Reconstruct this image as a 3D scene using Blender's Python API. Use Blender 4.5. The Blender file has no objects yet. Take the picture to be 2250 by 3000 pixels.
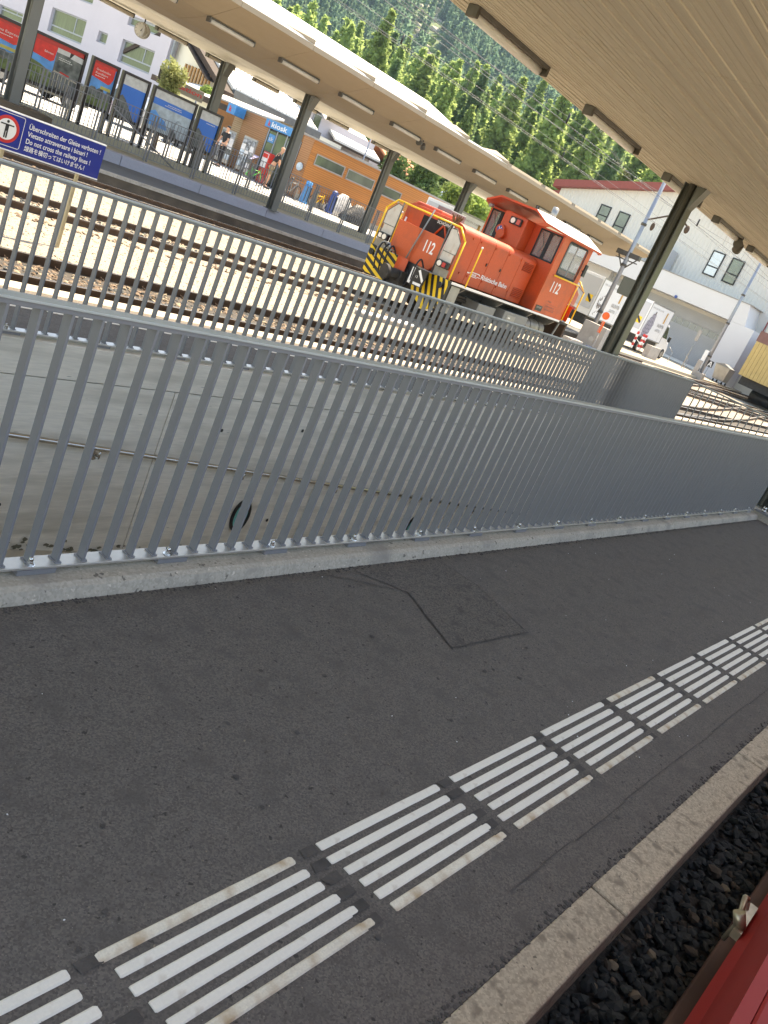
import bpy, bmesh, math, random
import numpy as np
from mathutils import Vector, Matrix, Euler
random.seed(7)
R = math.radians
sc = bpy.context.scene
COL = sc.collection

# ---------------------------------------------------------------- camera
cam_d = bpy.data.cameras.new("camera")
cam = bpy.data.objects.new("camera", cam_d)
COL.objects.link(cam)
hd, pt, rl = R(32.572), R(18.317), R(24.0604)
fw = Vector((math.cos(hd)*math.cos(pt), math.sin(hd)*math.cos(pt), -math.sin(pt)))
rt0 = Vector((math.sin(hd), -math.cos(hd), 0)); up0 = rt0.cross(fw)
rt = math.cos(rl)*rt0 + math.sin(rl)*up0
upv = -math.sin(rl)*rt0 + math.cos(rl)*up0
cam.matrix_world = Matrix(((rt.x, upv.x, -fw.x, 0), (rt.y, upv.y, -fw.y, 0), (rt.z, upv.z, -fw.z, 1.9), (0, 0, 0, 1)))
cam_d.sensor_fit = 'VERTICAL'; cam_d.sensor_height = 24.0; cam_d.lens = 24.0*2520.9/3000.0
cam_d.clip_start = 0.05; cam_d.clip_end = 4000
sc.camera = cam

# ---------------------------------------------------------------- sky, sun, exposure
SUN_AZ, SUN_EL = R(11), R(61)
world = bpy.data.worlds.new("World"); sc.world = world; world.use_nodes = True
wn = world.node_tree.nodes; wl = world.node_tree.links
sky = wn.new('ShaderNodeTexSky'); sky.sky_type = 'NISHITA'; sky.sun_disc = False
sky.sun_elevation = SUN_EL; sky.sun_rotation = math.pi/2 - SUN_AZ
sky.altitude = 1700; sky.air_density = 1.0; sky.dust_density = 2.0; sky.ozone_density = 0.5
wn['Background'].inputs['Strength'].default_value = 0.15
wl.new(sky.outputs[0], wn['Background'].inputs['Color'])
sun_d = bpy.data.lights.new("sun", 'SUN'); sun_d.energy = 3.6; sun_d.angle = R(0.53); sun_d.color = (1.0, 0.955, 0.88)
sun = bpy.data.objects.new("sun", sun_d); COL.objects.link(sun)
sd = Vector((math.cos(SUN_EL)*math.cos(SUN_AZ), math.cos(SUN_EL)*math.sin(SUN_AZ), math.sin(SUN_EL)))
sun.rotation_euler = sd.to_track_quat('Z', 'Y').to_euler()
sc.view_settings.view_transform = 'Standard'; sc.view_settings.look = 'None'
sc.view_settings.gamma = 1.0; sc.view_settings.use_white_balance = True; sc.view_settings.white_balance_temperature = 8600; sc.view_settings.use_curve_mapping = False
sc.view_settings.exposure = 2.05

# ---------------------------------------------------------------- materials
def pm(name, col, rough=.6, metal=0., var=.15, scale=6., stretch=(1, 1, 1), bump=0., bscale=60., bdist=.01,
       stain=None, speck=None, fine=0., grain=None, agg=None, spec=.5, rand=0., coat=0., trans=0.):
    """stain=(colour, scale, low, high); speck=(colour, scale, threshold)"""
    m = bpy.data.materials.new(name); m.use_nodes = True
    nt = m.node_tree; n = nt.nodes; l = nt.links
    b = n['Principled BSDF']; b.inputs['Roughness'].default_value = rough; b.inputs['Metallic'].default_value = metal
    b.inputs['Specular IOR Level'].default_value = spec
    b.inputs['Coat Weight'].default_value = coat
    tc = n.new('ShaderNodeTexCoord'); mp = n.new('ShaderNodeMapping'); mp.inputs['Scale'].default_value = stretch
    l.new(tc.outputs['Object'], mp.inputs[0])
    def noise(s, det=4., mapped=True):
        t = n.new('ShaderNodeTexNoise'); t.inputs['Scale'].default_value = s; t.inputs['Detail'].default_value = det
        l.new(mp.outputs[0] if mapped else tc.outputs['Object'], t.inputs['Vector']); return t
    def mix(a, bb, fac):
        x = n.new('ShaderNodeMix'); x.data_type = 'RGBA'
        for s, v in ((x.inputs['Factor'], fac), (x.inputs['A'], a), (x.inputs['B'], bb)):
            if isinstance(v, bpy.types.NodeSocket): l.new(v, s)
            elif isinstance(v, (int, float)): s.default_value = v
            else: s.default_value = (v[0], v[1], v[2], 1)
        return x.outputs['Result']
    def ramp(v, lo, hi):
        r = n.new('ShaderNodeMapRange'); r.inputs['From Min'].default_value = lo; r.inputs['From Max'].default_value = hi
        l.new(v, r.inputs['Value']); return r.outputs['Result']
    c = mix([min(1, k*(1-var)) for k in col], [min(1, k*(1+var)) for k in col], ramp(noise(scale).outputs['Fac'], .3, .7))
    if fine:
        f = ramp(noise(scale*14, 3.).outputs['Fac'], .25, .75)
        c = mix(c, mix([k*(1-fine) for k in col], [min(1, k*(1+fine)) for k in col], f), .5)
    if agg:
        v = n.new('ShaderNodeTexVoronoi'); v.inputs['Scale'].default_value = agg[1]; l.new(tc.outputs['Object'], v.inputs['Vector'])
        sp = n.new('ShaderNodeSeparateColor'); l.new(v.outputs['Color'], sp.inputs[0])
        c = mix(c, mix([k*(1-agg[0]) for k in col], [min(1, k*(1+agg[0])) for k in col], sp.outputs[0]), .6)
        c = mix(c, [k*.38 for k in col], ramp(noise(agg[2], 3., False).outputs['Fac'], .655, .70))
        c = mix(c, [min(1, k*1.5) for k in col], ramp(noise(agg[2]*1.7, 2., False).outputs['Fac'], .68, .74))
    if grain:
        c = mix(c, mix([k*(1-grain[0]) for k in col], [min(1, k*(1+grain[0])) for k in col], ramp(noise(grain[1], 2., False).outputs['Fac'], .3, .7)), .55)
    if stain: c = mix(c, stain[0], ramp(noise(stain[1], 6.).outputs['Fac'], stain[2], stain[3]))
    if speck:
        v = n.new('ShaderNodeTexVoronoi'); v.inputs['Scale'].default_value = speck[1]; l.new(mp.outputs[0], v.inputs['Vector'])
        c = mix(c, speck[0], ramp(v.outputs['Distance'], speck[2], speck[2]*.6))
    if rand:
        oi = n.new('ShaderNodeObjectInfo'); hs = n.new('ShaderNodeHueSaturation'); l.new(c, hs.inputs['Color'])
        l.new(ramp2(n, l, oi.outputs['Random'], 1-rand, 1+rand), hs.inputs['Value']); c = hs.outputs['Color']
    l.new(c, b.inputs['Base Color'])
    if trans:
        tb = n.new('ShaderNodeBsdfTranslucent'); mx = n.new('ShaderNodeMixShader'); mx.inputs[0].default_value = trans
        gn = n.new('ShaderNodeGamma'); gn.inputs[1].default_value = .85; l.new(c, gn.inputs[0]); l.new(gn.outputs[0], tb.inputs['Color'])
        l.new(b.outputs[0], mx.inputs[1]); l.new(tb.outputs[0], mx.inputs[2]); l.new(mx.outputs[0], n['Material Output'].inputs['Surface'])
    if bump:
        bt = noise(bscale, 5.); bp = n.new('ShaderNodeBump'); bp.inputs['Strength'].default_value = bump
        bp.inputs['Distance'].default_value = bdist
        l.new(bt.outputs['Fac'], bp.inputs['Height']); l.new(bp.outputs[0], b.inputs['Normal'])
    return m
def ramp2(n, l, v, lo, hi):
    r = n.new('ShaderNodeMapRange'); r.inputs['To Min'].default_value = lo; r.inputs['To Max'].default_value = hi
    l.new(v, r.inputs['Value']); return r.outputs['Result']
def glass(name, col=(.02, .03, .03), rough=.05):
    m = bpy.data.materials.new(name); m.use_nodes = True; b = m.node_tree.nodes['Principled BSDF']
    b.inputs['Base Color'].default_value = (*col, 1); b.inputs['Roughness'].default_value = rough
    b.inputs['Specular IOR Level'].default_value = .8
    return m
def seethrough(name, a=.3, col=(.6, .65, .65), rough=.03):
    m = bpy.data.materials.new(name); m.use_nodes = True; b = m.node_tree.nodes['Principled BSDF']
    b.inputs['Base Color'].default_value = (*col, 1); b.inputs['Roughness'].default_value = rough
    b.inputs['Alpha'].default_value = a
    return m
M = dict(
 asphalt=pm('asphalt', (.130, .109, .090), .9, var=.1, scale=.8, fine=.2, agg=(.5, 170, 34), bump=.35, bscale=320, bdist=.003, stain=((.095, .08, .067), 7, .5, .8), speck=((.27, .25, .22), 55, .08)),
 asphalt_old=pm('asphalt_patch', (.122, .102, .084), .92, var=.12, scale=5, fine=.3, agg=(.6, 130, 40), bump=.7, bscale=200, bdist=.006, stain=((.058, .05, .043), 9, .55, .8)),
 asphalt_seam=pm('asphalt_seam', (.078, .066, .056), .85, var=.3, scale=12, bump=.8, bscale=60, bdist=.006),
 kerb=pm('kerb_granite', (.48, .385, .27), .85, var=.12, scale=2.5, fine=.2, agg=(.35, 120, 60), bump=.4, bscale=120, bdist=.003, stain=((.27, .215, .15), 16, .54, .66), rand=.12),
 tactile=pm('tactile_paint', (.88, .80, .67), .7, var=.05, scale=9, fine=.08, bump=.5, bscale=140, bdist=.003, stain=((.58, .47, .35), 18, .60, .85), rand=.03),
 tactile_dirty=pm('tactile_paint_dirty', (.80, .71, .56), .75, var=.08, scale=12, fine=.2, bump=.5, bscale=140, bdist=.003, stain=((.50, .34, .19), 13, .46, .72), rand=.04),
 conc=pm('plinth_concrete', (.46, .40, .32), .85, var=.12, scale=3, fine=.18, agg=(.22, 90, 24), bump=.4, bscale=50, bdist=.004, stain=((.26, .23, .195), 3.5, .5, .75)),
 conc_well=pm('well_concrete', (.76, .70, .60), .8, var=.12, scale=1.2, stretch=(.4, 1, 4), fine=.2, bump=.35, bscale=30, bdist=.004, stain=((.50, .46, .38), 2.2, .5, .8), speck=((.22, .21, .19), 4.5, .05)),
 conc_floor=pm('ramp_floor', (.50, .45, .36), .8, var=.15, scale=2),
 moss=pm('wall_moss', (.16, .145, .10), .95, var=.3, scale=9, bump=.5),
 joint=pm('joint_dark', (.05, .048, .043), .9),
 canopy=pm('board_marked_concrete', (.54, .48, .37), .8, var=.12, scale=1.4, stretch=(.05, 7, 1), fine=.22, bump=.2, bscale=9, bdist=.006, stain=((.40, .34, .25), .7, .55, .85)),
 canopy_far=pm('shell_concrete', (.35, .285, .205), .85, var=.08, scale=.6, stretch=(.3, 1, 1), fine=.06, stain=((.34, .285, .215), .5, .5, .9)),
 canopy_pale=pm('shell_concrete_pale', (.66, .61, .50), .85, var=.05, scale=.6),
 roof_white=pm('roof_sheet_white', (.80, .79, .77), .6, var=.05, scale=2, bump=.2, bscale=6),
 rail_paint=pm('railing_paint', (.225, .222, .228), .5, metal=.1, var=.05, scale=5, fine=.05),
 rail_top=pm('handrail_paint', (.47, .48, .45), .55, metal=.1, var=.05, scale=8),
 rail_base=pm('base_plate_metal', (.64, .61, .56), .45, metal=.85, var=.05, scale=20),
 rail_far=pm('far_railing_paint', (.20, .20, .21), .5, var=.1, scale=3),
 steel=pm('stainless', (.55, .53, .50), .18, metal=1., var=.06, scale=12),
 column=pm('column_paint', (.105, .105, .09), .38, metal=.2, var=.06, scale=3),
 column_far=pm('column_paint_far', (.13, .13, .118), .45, var=.08, scale=2),
 rail_head=pm('rail_head_polished', (.55, .54, .55), .22, metal=.9, var=.05, scale=30, stretch=(.1, 1, 1)),
 rail_rust=pm('rail_rust', (.075, .045, .028), .85, var=.3, scale=6, bump=.2),
 rail_foot=pm('rail_foot', (.20, .165, .12), .8, var=.2, scale=6),
 sleeper=pm('sleeper_wood', (.17, .115, .08), .85, var=.25, scale=3, stretch=(8, 1, 1), bump=.5, bscale=20, rand=.2),
 gravel=pm('fine_gravel', (.35, .298, .23), .95, var=.14, scale=1.2, fine=.3, bump=1., bscale=40, bdist=.03, speck=((.22, .18, .13), 14, .2)),
 gravel_far=pm('yard_ground', (.40, .35, .27), .95, var=.15, scale=.5, fine=.15, bump=.5, bscale=8, bdist=.03, stain=((.36, .27, .14), .35, .6, .8)),
 ballast_bed=pm('ballast_bed', (.07, .06, .05), .95, var=.3, scale=14, bump=1., bscale=26, bdist=.03),
 stone_dark=pm('stone_dark', (.045, .048, .046), .8, var=.35, scale=14, bump=.3, bscale=60),
 stone_dark2=pm('stone_rusty', (.10, .075, .055), .8, var=.35, scale=14),
 stone_tan=pm('stone_tan', (.30, .235, .16), .85, var=.3, scale=14),
 stone_gravel=pm('stone_gravel', (.36, .305, .235), .9, var=.2, scale=14),
 stone_brown=pm('stone_brown', (.19, .13, .085), .85, var=.35, scale=14),
 upstand=pm('upstand_concrete', (.37, .36, .40), .8, var=.08, scale=1.2, fine=.08, rand=.05),
 plat_far=pm('far_platform_asphalt', (.115, .115, .112), .9, var=.1, scale=1),
 plat_wall=pm('platform_edge_wall', (.12, .085, .055), .9, var=.35, scale=1.6, bump=.3, bscale=20),
 paving=pm('paving_beige', (.38, .345, .255), .9, var=.08, scale=1.5),
 street=pm('street_pale', (.50, .485, .46), .9, var=.08, scale=.5),
 grass=pm('grass', (.10, .16, .035), .95, var=.35, scale=3),
 hill=pm('hill_ground', (.14, .20, .075), .95, var=.4, scale=.03),
 shutter_glass=glass('shutter_glass', (.30, .32, .31), .25),
 orange=pm('loco_orange', (.53, .062, .010), .5, var=.07, scale=2.5, stain=((.30, .045, .014), 1.6, .50, .8), grain=(.12, 30), coat=.08),
 orange_pale=pm('cab_roof_pale', (.66, .62, .58), .5, var=.05, scale=3),  # pale tone of the roof top; its edges stay orange
 orange_side=pm('loco_orange_lighter', (.54, .082, .017), .5, var=.08, scale=2, stain=((.33, .06, .02), 2.2, .50, .8), grain=(.12, 30), coat=.08),  # a little lighter orange, for cab sides and front plates
 black=pm('black', (.012, .012, .013), .5, var=.2),
 black_matt=pm('black_matt', (.02, .018, .017), .9, var=.3),
 dirt_black=pm('underframe_grime', (.035, .032, .028), .8, var=.4, scale=8, bump=.3),
 yellow=pm('yellow_paint', (.80, .50, .02), .45, var=.06, scale=4, stain=((.35, .22, .03), 7, .68, .9)),
 yellow_rail=pm('yellow_rail', (.85, .52, .025), .4, var=.05),
 white=pm('white_paint', (.78, .77, .75), .5, var=.03, scale=3),
 white_print=pm('white_print', (.75, .74, .72), .6, var=.03),
 grey_box=pm('grey_box', (.20, .205, .20), .5, var=.1, scale=3),
 grey_metal=pm('grey_metal', (.30, .30, .29), .4, metal=.5, var=.12, scale=4),
 tank=pm('tank_dirty', (.24, .21, .17), .45, metal=.3, var=.3, scale=5),
 rubber=pm('rubber', (.015, .015, .015), .7, var=.2),
 translucent=pm('weathered_perspex', (.52, .47, .41), .35, var=.1, scale=4, stain=((.42, .30, .22), 6, .55, .8)),
 lens=pm('lamp_lens', (.75, .68, .58), .12, var=.1, scale=18),
 red=pm('red_paint', (.55, .03, .02), .4, var=.08, scale=3),
 redlens=pm('red_lens', (.45, .02, .02), .15),
 train_red=pm('train_red', (.29, .015, .012), .6, spec=.25, var=.1, scale=2, stain=((.30, .016, .013), 3, .55, .8)),
 train_dark=pm('train_underframe', (.10, .045, .03), .7, var=.3, scale=4),
 brass=pm('latch_metal', (.45, .38, .27), .35, metal=.7, var=.2, scale=20),
 blue_sign=pm('sign_blue', (.008, .022, .22), .22, var=.04, coat=.5),
 sign_red=pm('sign_red', (.55, .02, .02), .3),
 sign_edge=pm('sign_edge', (.80, .80, .82), .3, metal=.3),
 sign_post=pm('sign_post', (.40, .34, .22), .45, metal=.3, var=.1),
 wood=pm('larch_cladding', (.50, .19, .045), .6, var=.22, scale=2.2, stretch=(.1, .1, 14), fine=.12, bump=.3, bscale=10, stain=((.33, .13, .04), .6, .5, .8)),
 wood_dark_shaded=pm('larch_cladding_dark_shaded', (.40, .19, .085), .6, var=.22, scale=2.2, stretch=(.1, .1, 14), fine=.25, bump=.3, bscale=10),  # kiosk front's weaker light put into a darker colour; shed boards share it
 wood_pale=pm('larch_cladding_weathered', (.42, .27, .15), .7, var=.25, scale=2.2, stretch=(.1, .1, 14), fine=.25),
 wood_gap=pm('cladding_shadow_gap', (.27, .11, .035), .9, var=.1),
 dark_wood=pm('dark_wood', (.045, .028, .02), .8, var=.2),
 brown_wood=pm('brown_wood', (.36, .19, .07), .7, var=.2, scale=6),
 trim=pm('grey_trim', (.30, .28, .26), .6, var=.08),
 fascia=pm('brown_fascia', (.16, .12, .12), .6, var=.1),
 kiosk_blue=pm('kiosk_blue', (.025, .22, .50), .35),
 window=glass('window_dark', (.02, .03, .028)),
 window_green=pm('window_reflection', (.075, .095, .06), .12, var=.4, scale=1.3, spec=.9),
 curtain=pm('curtained_window', (.12, .135, .10), .15, var=.3, scale=2.5, stretch=(1, 7, .3), spec=.9),
 clear=seethrough('cab_glass', .18, (.5, .55, .55)),
 frame_grey=pm('window_frame_grey', (.28, .30, .34), .4, var=.05),
 plaster=pm('white_plaster', (.47, .44, .475), .85, var=.03, scale=.6),
 plaster_cream=pm('cream_plaster', (.72, .68, .56), .85, var=.04, scale=.8),
 slate_white=pm('pale_roof_tiles', (.66, .64, .60), .8, var=.05, scale=1.2),
 slate_dark=pm('dark_slate', (.10, .105, .11), .7, var=.15, scale=4),
 poster_black=pm('poster_frame', (.018, .014, .014), .35),
 poster_red=pm('poster_red', (.74, .03, .02), .4),
 poster_blue=pm('poster_blue', (.02, .18, .66), .4, var=.1, scale=1),
 poster_sky=pm('poster_sky', (.08, .30, .66), .4, var=.3, scale=2.5),
 poster_pale=pm('poster_pale', (.62, .62, .62), .5),
 poster_mount=pm('poster_mountain', (.12, .13, .12), .5, var=.7, scale=5),
 poster_green=pm('poster_green', (.13, .17, .05), .5, var=.6, scale=6),
 poster_snow=pm('poster_snow', (.42, .50, .56), .5, var=.35, scale=4),
 poster_yellow=pm('poster_yellow', (.48, .42, .10), .5),
 corrug=pm('corrugated_white', (.62, .60, .56), .55, var=.03, scale=.5),
 shutter=pm('roller_shutter', (.46, .47, .49), .5, var=.04, scale=.6),
 bldg_white=pm('annex_render', (.64, .63, .63), .85, var=.03, scale=.4),
 red_roof=pm('red_roof_edge', (.25, .055, .045), .6, var=.08),
 orange_roof=pm('orange_roof_tiles', (.50, .20, .10), .8, var=.2, scale=8),
 wagon=pm('wagon_ochre', (.50, .35, .13), .6, var=.08, scale=2),
 wagon_brown=pm('wagon_brown', (.20, .09, .07), .6, var=.1),
 mast=pm('mast_galvanised', (.27, .29, .33), .45, metal=.5, var=.08, scale=3),
 wire=pm('wire', (.22, .22, .22), .4, metal=.6),
 truck_white=pm('truck_white', (.72, .72, .72), .35, var=.03),
 truck_grey=pm('truck_print_grey', (.16, .14, .14), .5, var=.5, scale=9),
 berry=pm('berry_grey', (.30, .29, .34), .4, var=.3, scale=6),
 berry_dark=pm('berry_dark', (.10, .09, .11), .5),
 tan_print=pm('tan_print', (.50, .27, .06), .5),
 conc_block=pm('concrete_block', (.36, .33, .30), .9, var=.12, scale=3, bump=.3),
 signal_orange=pm('signal_orange', (.85, .12, .01), .4),
 silver_car=pm('car_silver', (.45, .48, .52), .25, metal=.5, var=.03),
 car_blue=pm('car_blue', (.06, .10, .22), .2, metal=.3, coat=.6),
 car_red=pm('car_red', (.5, .02, .03), .25, coat=.6),
 car_dark=pm('car_dark', (.03, .035, .03), .25, coat=.6),
 tarp_black=pm('tarp_black', (.03, .03, .032), .6, var=.3, scale=5, bump=.6, bscale=6, bdist=.05),
 tarp_white=pm('tarp_silver', (.62, .60, .57), .5, var=.12, scale=5, bump=.6, bscale=6, bdist=.05),
 bright_blue=pm('bright_blue', (.03, .26, .62), .5, var=.15, scale=8),
 deep_blue=pm('deep_blue', (.03, .07, .26), .5, var=.2, scale=8),
 green=pm('bike_green', (.06, .48, .06), .35, var=.1),
 skin=pm('skin', (.52, .28, .18), .6, var=.06),
 cloth_black=pm('cloth_black', (.012, .012, .014), .85, var=.2),
 khaki=pm('khaki', (.22, .17, .10), .9, var=.15),
 hair=pm('grey_hair', (.22, .19, .16), .8, var=.2),
 lavender=pm('pale_lilac', (.46, .42, .58), .6, var=.08),
 magazines=pm('magazine_rack', (.22, .23, .24), .5, var=.8, scale=9),
 larch=pm('larch_foliage', (.27, .36, .11), .9, var=.16, scale=.25, rand=.2, trans=.6),
 larch2=pm('larch_foliage_yellow', (.33, .39, .115), .9, var=.16, scale=.4, rand=.16, trans=.6),
 spruce=pm('spruce_foliage', (.16, .25, .10), .9, var=.2, scale=.3, rand=.25, trans=.5),
 spruce_far=pm('far_forest', (.13, .215, .12), .95, var=.4, scale=.09, trans=.5),
 leaf=pm('shrub_foliage', (.19, .27, .06), .85, var=.5, scale=1.2, rand=.2, trans=.4),
 leaf_pale=pm('willow_foliage', (.32, .35, .15), .85, var=.5, scale=1.2, trans=.4),
 leaf_dark=pm('dark_foliage', (.09, .15, .045), .85, var=.5, scale=.8, trans=.35),
 bark=pm('bark', (.10, .075, .055), .95, var=.3, scale=5),
 teal=pm('porthole_glass', (.14, .46, .42), .5),
 clock_face=pm('clock_face', (.50, .48, .44), .4),
 lamp_house=pm('lamp_housing', (.085, .075, .062), .5, metal=.2, var=.15, scale=8),
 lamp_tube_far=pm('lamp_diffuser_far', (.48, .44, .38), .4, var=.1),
 lamp_tube=pm('lamp_diffuser', (.86, .83, .77), .3, var=.06),
 broom=pm('broom_bristle', (.20, .10, .05), .95, var=.3, scale=20),
 plate_black=pm('number_plate_black', (.02, .02, .02), .4),
)

# ---------------------------------------------------------------- builders
# section scaled about the camera: factor plus matching z shift (set per section)
CAM_SCALE, CAM_SCALE_DZ = 1.0, 0.0
def cam_scaled(v): return (v[0]*CAM_SCALE, v[1]*CAM_SCALE, v[2]*CAM_SCALE+CAM_SCALE_DZ)
def dup(o, off, parent=None):
    c = o.copy(); COL.objects.link(c); c.location = Vector(off)*CAM_SCALE
    if parent: c.parent = parent
    return c
def origin_of(p):
    v = Vector((0, 0, 0))
    while p is not None:
        v += p.location; p = p.parent
    return v
def setp(o, label=None, cat=None, group=None, kind=None):
    if label: o['label'] = label
    if cat: o['category'] = cat
    if group: o['group'] = group
    if kind: o['kind'] = kind
    return o
def thing(name, loc, label, cat, group=None):
    o = bpy.data.objects.new(name, None); COL.objects.link(o); o.location = cam_scaled(loc); o.empty_display_size = .2
    return setp(o, label, cat, group)
BOXF = ((0, 3, 2, 1), (4, 5, 6, 7), (0, 1, 5, 4), (1, 2, 6, 5), (2, 3, 7, 6), (3, 0, 4, 7))
class MB:
    def __init__(s): s.v = []; s.f = []; s.m = []; s.mi = 0; s.sm = []
    def add(s, vs, fs, smooth=False):
        b = len(s.v); s.v += [tuple(x) for x in vs]
        for f in fs: s.f.append(tuple(b+i for i in f)); s.m.append(s.mi); s.sm.append(smooth)
        return s
    def mat(s, i): s.mi = i; return s
    def box(s, x0, x1, y0, y1, z0, z1):
        if x0 > x1: x0, x1 = x1, x0
        if y0 > y1: y0, y1 = y1, y0
        if z0 > z1: z0, z1 = z1, z0
        return s.add([(x0, y0, z0), (x1, y0, z0), (x1, y1, z0), (x0, y1, z0), (x0, y0, z1), (x1, y0, z1), (x1, y1, z1), (x0, y1, z1)], BOXF)
    def hexa(s, p): return s.add(p, BOXF)
    def prism(s, pts, d):
        """pts: planar polygon (3d points); extruded by vector d"""
        n = len(pts); d = Vector(d); vs = [Vector(p) for p in pts] + [Vector(p)+d for p in pts]
        nrm = Vector((0, 0, 0))
        for i in range(n): nrm += Vector(pts[i]).cross(Vector(pts[(i+1) % n]))
        fs = [tuple(range(n)), tuple(range(2*n-1, n-1, -1))] + [(i, i+n, (i+1) % n+n, (i+1) % n) for i in range(n)]
        if nrm.dot(d) > 0: fs = [tuple(reversed(f)) for f in fs]
        return s.add(vs, fs)
    def poly(s, pts): return s.add(pts, [tuple(range(len(pts)))])
    def cyl(s, a, b, r, n=10, r2=None, caps=True, smooth=True):
        a = Vector(a); b = Vector(b); d = (b-a); r2 = r if r2 is None else r2
        q = d.to_track_quat('Z', 'Y'); vs = []
        for c, rr in ((a, r), (b, r2)):
            for i in range(n):
                t = 2*math.pi*i/n; vs.append(c + q @ Vector((math.cos(t)*rr, math.sin(t)*rr, 0)))
        s.add(vs, [(i, (i+1) % n, (i+1) % n+n, i+n) for i in range(n)], smooth)
        if caps:
            b0 = len(s.v)-2*n
            s.f.append(tuple(b0+i for i in range(n-1, -1, -1))); s.m.append(s.mi); s.sm.append(False)
            s.f.append(tuple(b0+n+i for i in range(n))); s.m.append(s.mi); s.sm.append(False)
        return s
    def tube(s, pts, r, n=8):
        for i in range(len(pts)-1): s.cyl(pts[i], pts[i+1], r, n)
        for p in pts[1:-1]: s.ball(p, r, 6, 4)
        return s
    def ball(s, c, r, n=10, k=6, sq=(1, 1, 1)):
        vs = [(c[0], c[1], c[2]-r*sq[2])]
        for j in range(1, k):
            ph = -math.pi/2+math.pi*j/k
            for i in range(n):
                t = 2*math.pi*i/n; vs.append((c[0]+r*sq[0]*math.cos(ph)*math.cos(t), c[1]+r*sq[1]*math.cos(ph)*math.sin(t), c[2]+r*sq[2]*math.sin(ph)))
        vs.append((c[0], c[1], c[2]+r*sq[2])); fs = [(0, 1+(i+1) % n, 1+i) for i in range(n)]
        for j in range(k-2):
            for i in range(n):
                a = 1+j*n+i; b = 1+j*n+(i+1) % n; fs.append((a, b, b+n, a+n))
        L = len(vs)-1; o = 1+(k-2)*n
        fs += [(o+i, o+(i+1) % n, L) for i in range(n)]
        return s.add(vs, fs, True)
    def build(s, name, mats, parent=None, bevel=0., **kw):
        if not isinstance(mats, (list, tuple)): mats = [mats]
        o0 = origin_of(parent)
        me = bpy.data.meshes.new(name)
        me.from_pydata([tuple(a-b for a, b in zip(cam_scaled(v), o0)) for v in s.v], [], s.f)
        for m in mats: me.materials.append(m)
        me.polygons.foreach_set('material_index', s.m); me.polygons.foreach_set('use_smooth', s.sm)
        me.update()
        o = bpy.data.objects.new(name, me); COL.objects.link(o)
        if parent: o.parent = parent
        if bevel:
            b = o.modifiers.new('bevel', 'BEVEL'); b.width = bevel; b.segments = 2; b.limit_method = 'ANGLE'; b.angle_limit = R(40)
        return setp(o, **kw)
def box(name, mat, x0, x1, y0, y1, z0, z1, parent=None, bevel=0., **kw):
    return MB().box(x0, x1, y0, y1, z0, z1).build(name, mat, parent, bevel, **kw)
def copy_tree(o, parent=None):
    c = o.copy(); COL.objects.link(c)
    if parent: c.parent = parent
    for ch in list(o.children): copy_tree(ch, c)
    return c
def text(name, s, mat, org, right, up, size, parent=None, width=None, ext=.003, bold=0., align='LEFT', shear=0., **kw):
    cu = bpy.data.curves.new(name, 'FONT'); cu.body = s; cu.size = 1; cu.extrude = 0; cu.offset = bold; cu.shear = shear; cu.resolution_u = 3
    t = bpy.data.objects.new(name, cu); COL.objects.link(t); bpy.context.view_layer.update()
    me = bpy.data.meshes.new_from_object(t.evaluated_get(bpy.context.evaluated_depsgraph_get()))
    bpy.data.objects.remove(t); bpy.data.curves.remove(cu)
    n = len(me.vertices); co = np.empty(n*3); me.vertices.foreach_get('co', co); co = co.reshape(-1, 3)
    if n == 0: return None
    sx = size
    if width: sx = width/max(1e-6, (co[:, 0].max()-co[:, 0].min()))
    x0 = co[:, 0].min()
    if align == 'CENTER': x0 = (co[:, 0].min()+co[:, 0].max())/2
    rv = np.array(right, float); uv = np.array(up, float); rv /= np.linalg.norm(rv); uv /= np.linalg.norm(uv)
    nv = np.cross(rv, uv)
    w = np.array(org, float)[None]+(co[:, :1]-x0)*sx*rv+co[:, 1:2]*size*uv + nv[None]*ext
    w = w*CAM_SCALE; w[:, 2] += CAM_SCALE_DZ
    o0 = origin_of(parent); w -= np.array(o0)[None]
    me.vertices.foreach_set('co', w.astype(np.float32).ravel()); me.update()
    me.materials.clear(); me.materials.append(mat)
    o = bpy.data.objects.new(name, me); COL.objects.link(o)
    if parent: o.parent = parent
    return setp(o, **kw)
def npmesh(name, V, F, mats, mi=None, parent=None, smooth=False, **kw):
    """V (n,3) float; F (m,3) tri indices"""
    me = bpy.data.meshes.new(name); V = np.asarray(V, np.float32); F = np.asarray(F, np.int32)
    me.vertices.add(len(V)); me.vertices.foreach_set('co', V.ravel())
    me.loops.add(F.size); me.loops.foreach_set('vertex_index', F.ravel())
    k = F.shape[1]
    me.polygons.add(len(F)); me.polygons.foreach_set('loop_start', np.arange(0, F.size, k, dtype=np.int32))
    me.polygons.foreach_set('loop_total', np.full(len(F), k, np.int32))
    for m in (mats if isinstance(mats, (list, tuple)) else [mats]): me.materials.append(m)
    if mi is not None: me.polygons.foreach_set('material_index', np.asarray(mi, np.int32))
    me.polygons.foreach_set('use_smooth', np.full(len(F), smooth))
    me.update(calc_edges=True)
    if name is None: return me
    o = bpy.data.objects.new(name, me); COL.objects.link(o)
    if parent: o.parent = parent
    return setp(o, **kw)
rng = np.random.default_rng(5)
ICO_V = []; ICO_F = []
def _ico():
    bm = bmesh.new(); bmesh.ops.create_icosphere(bm, subdivisions=1, radius=1)
    bm.verts.ensure_lookup_table()
    v = np.array([x.co[:] for x in bm.verts]); f = np.array([[a.index for a in x.verts] for x in bm.faces]); bm.free(); return v, f
ICO_V, ICO_F = _ico()
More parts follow.
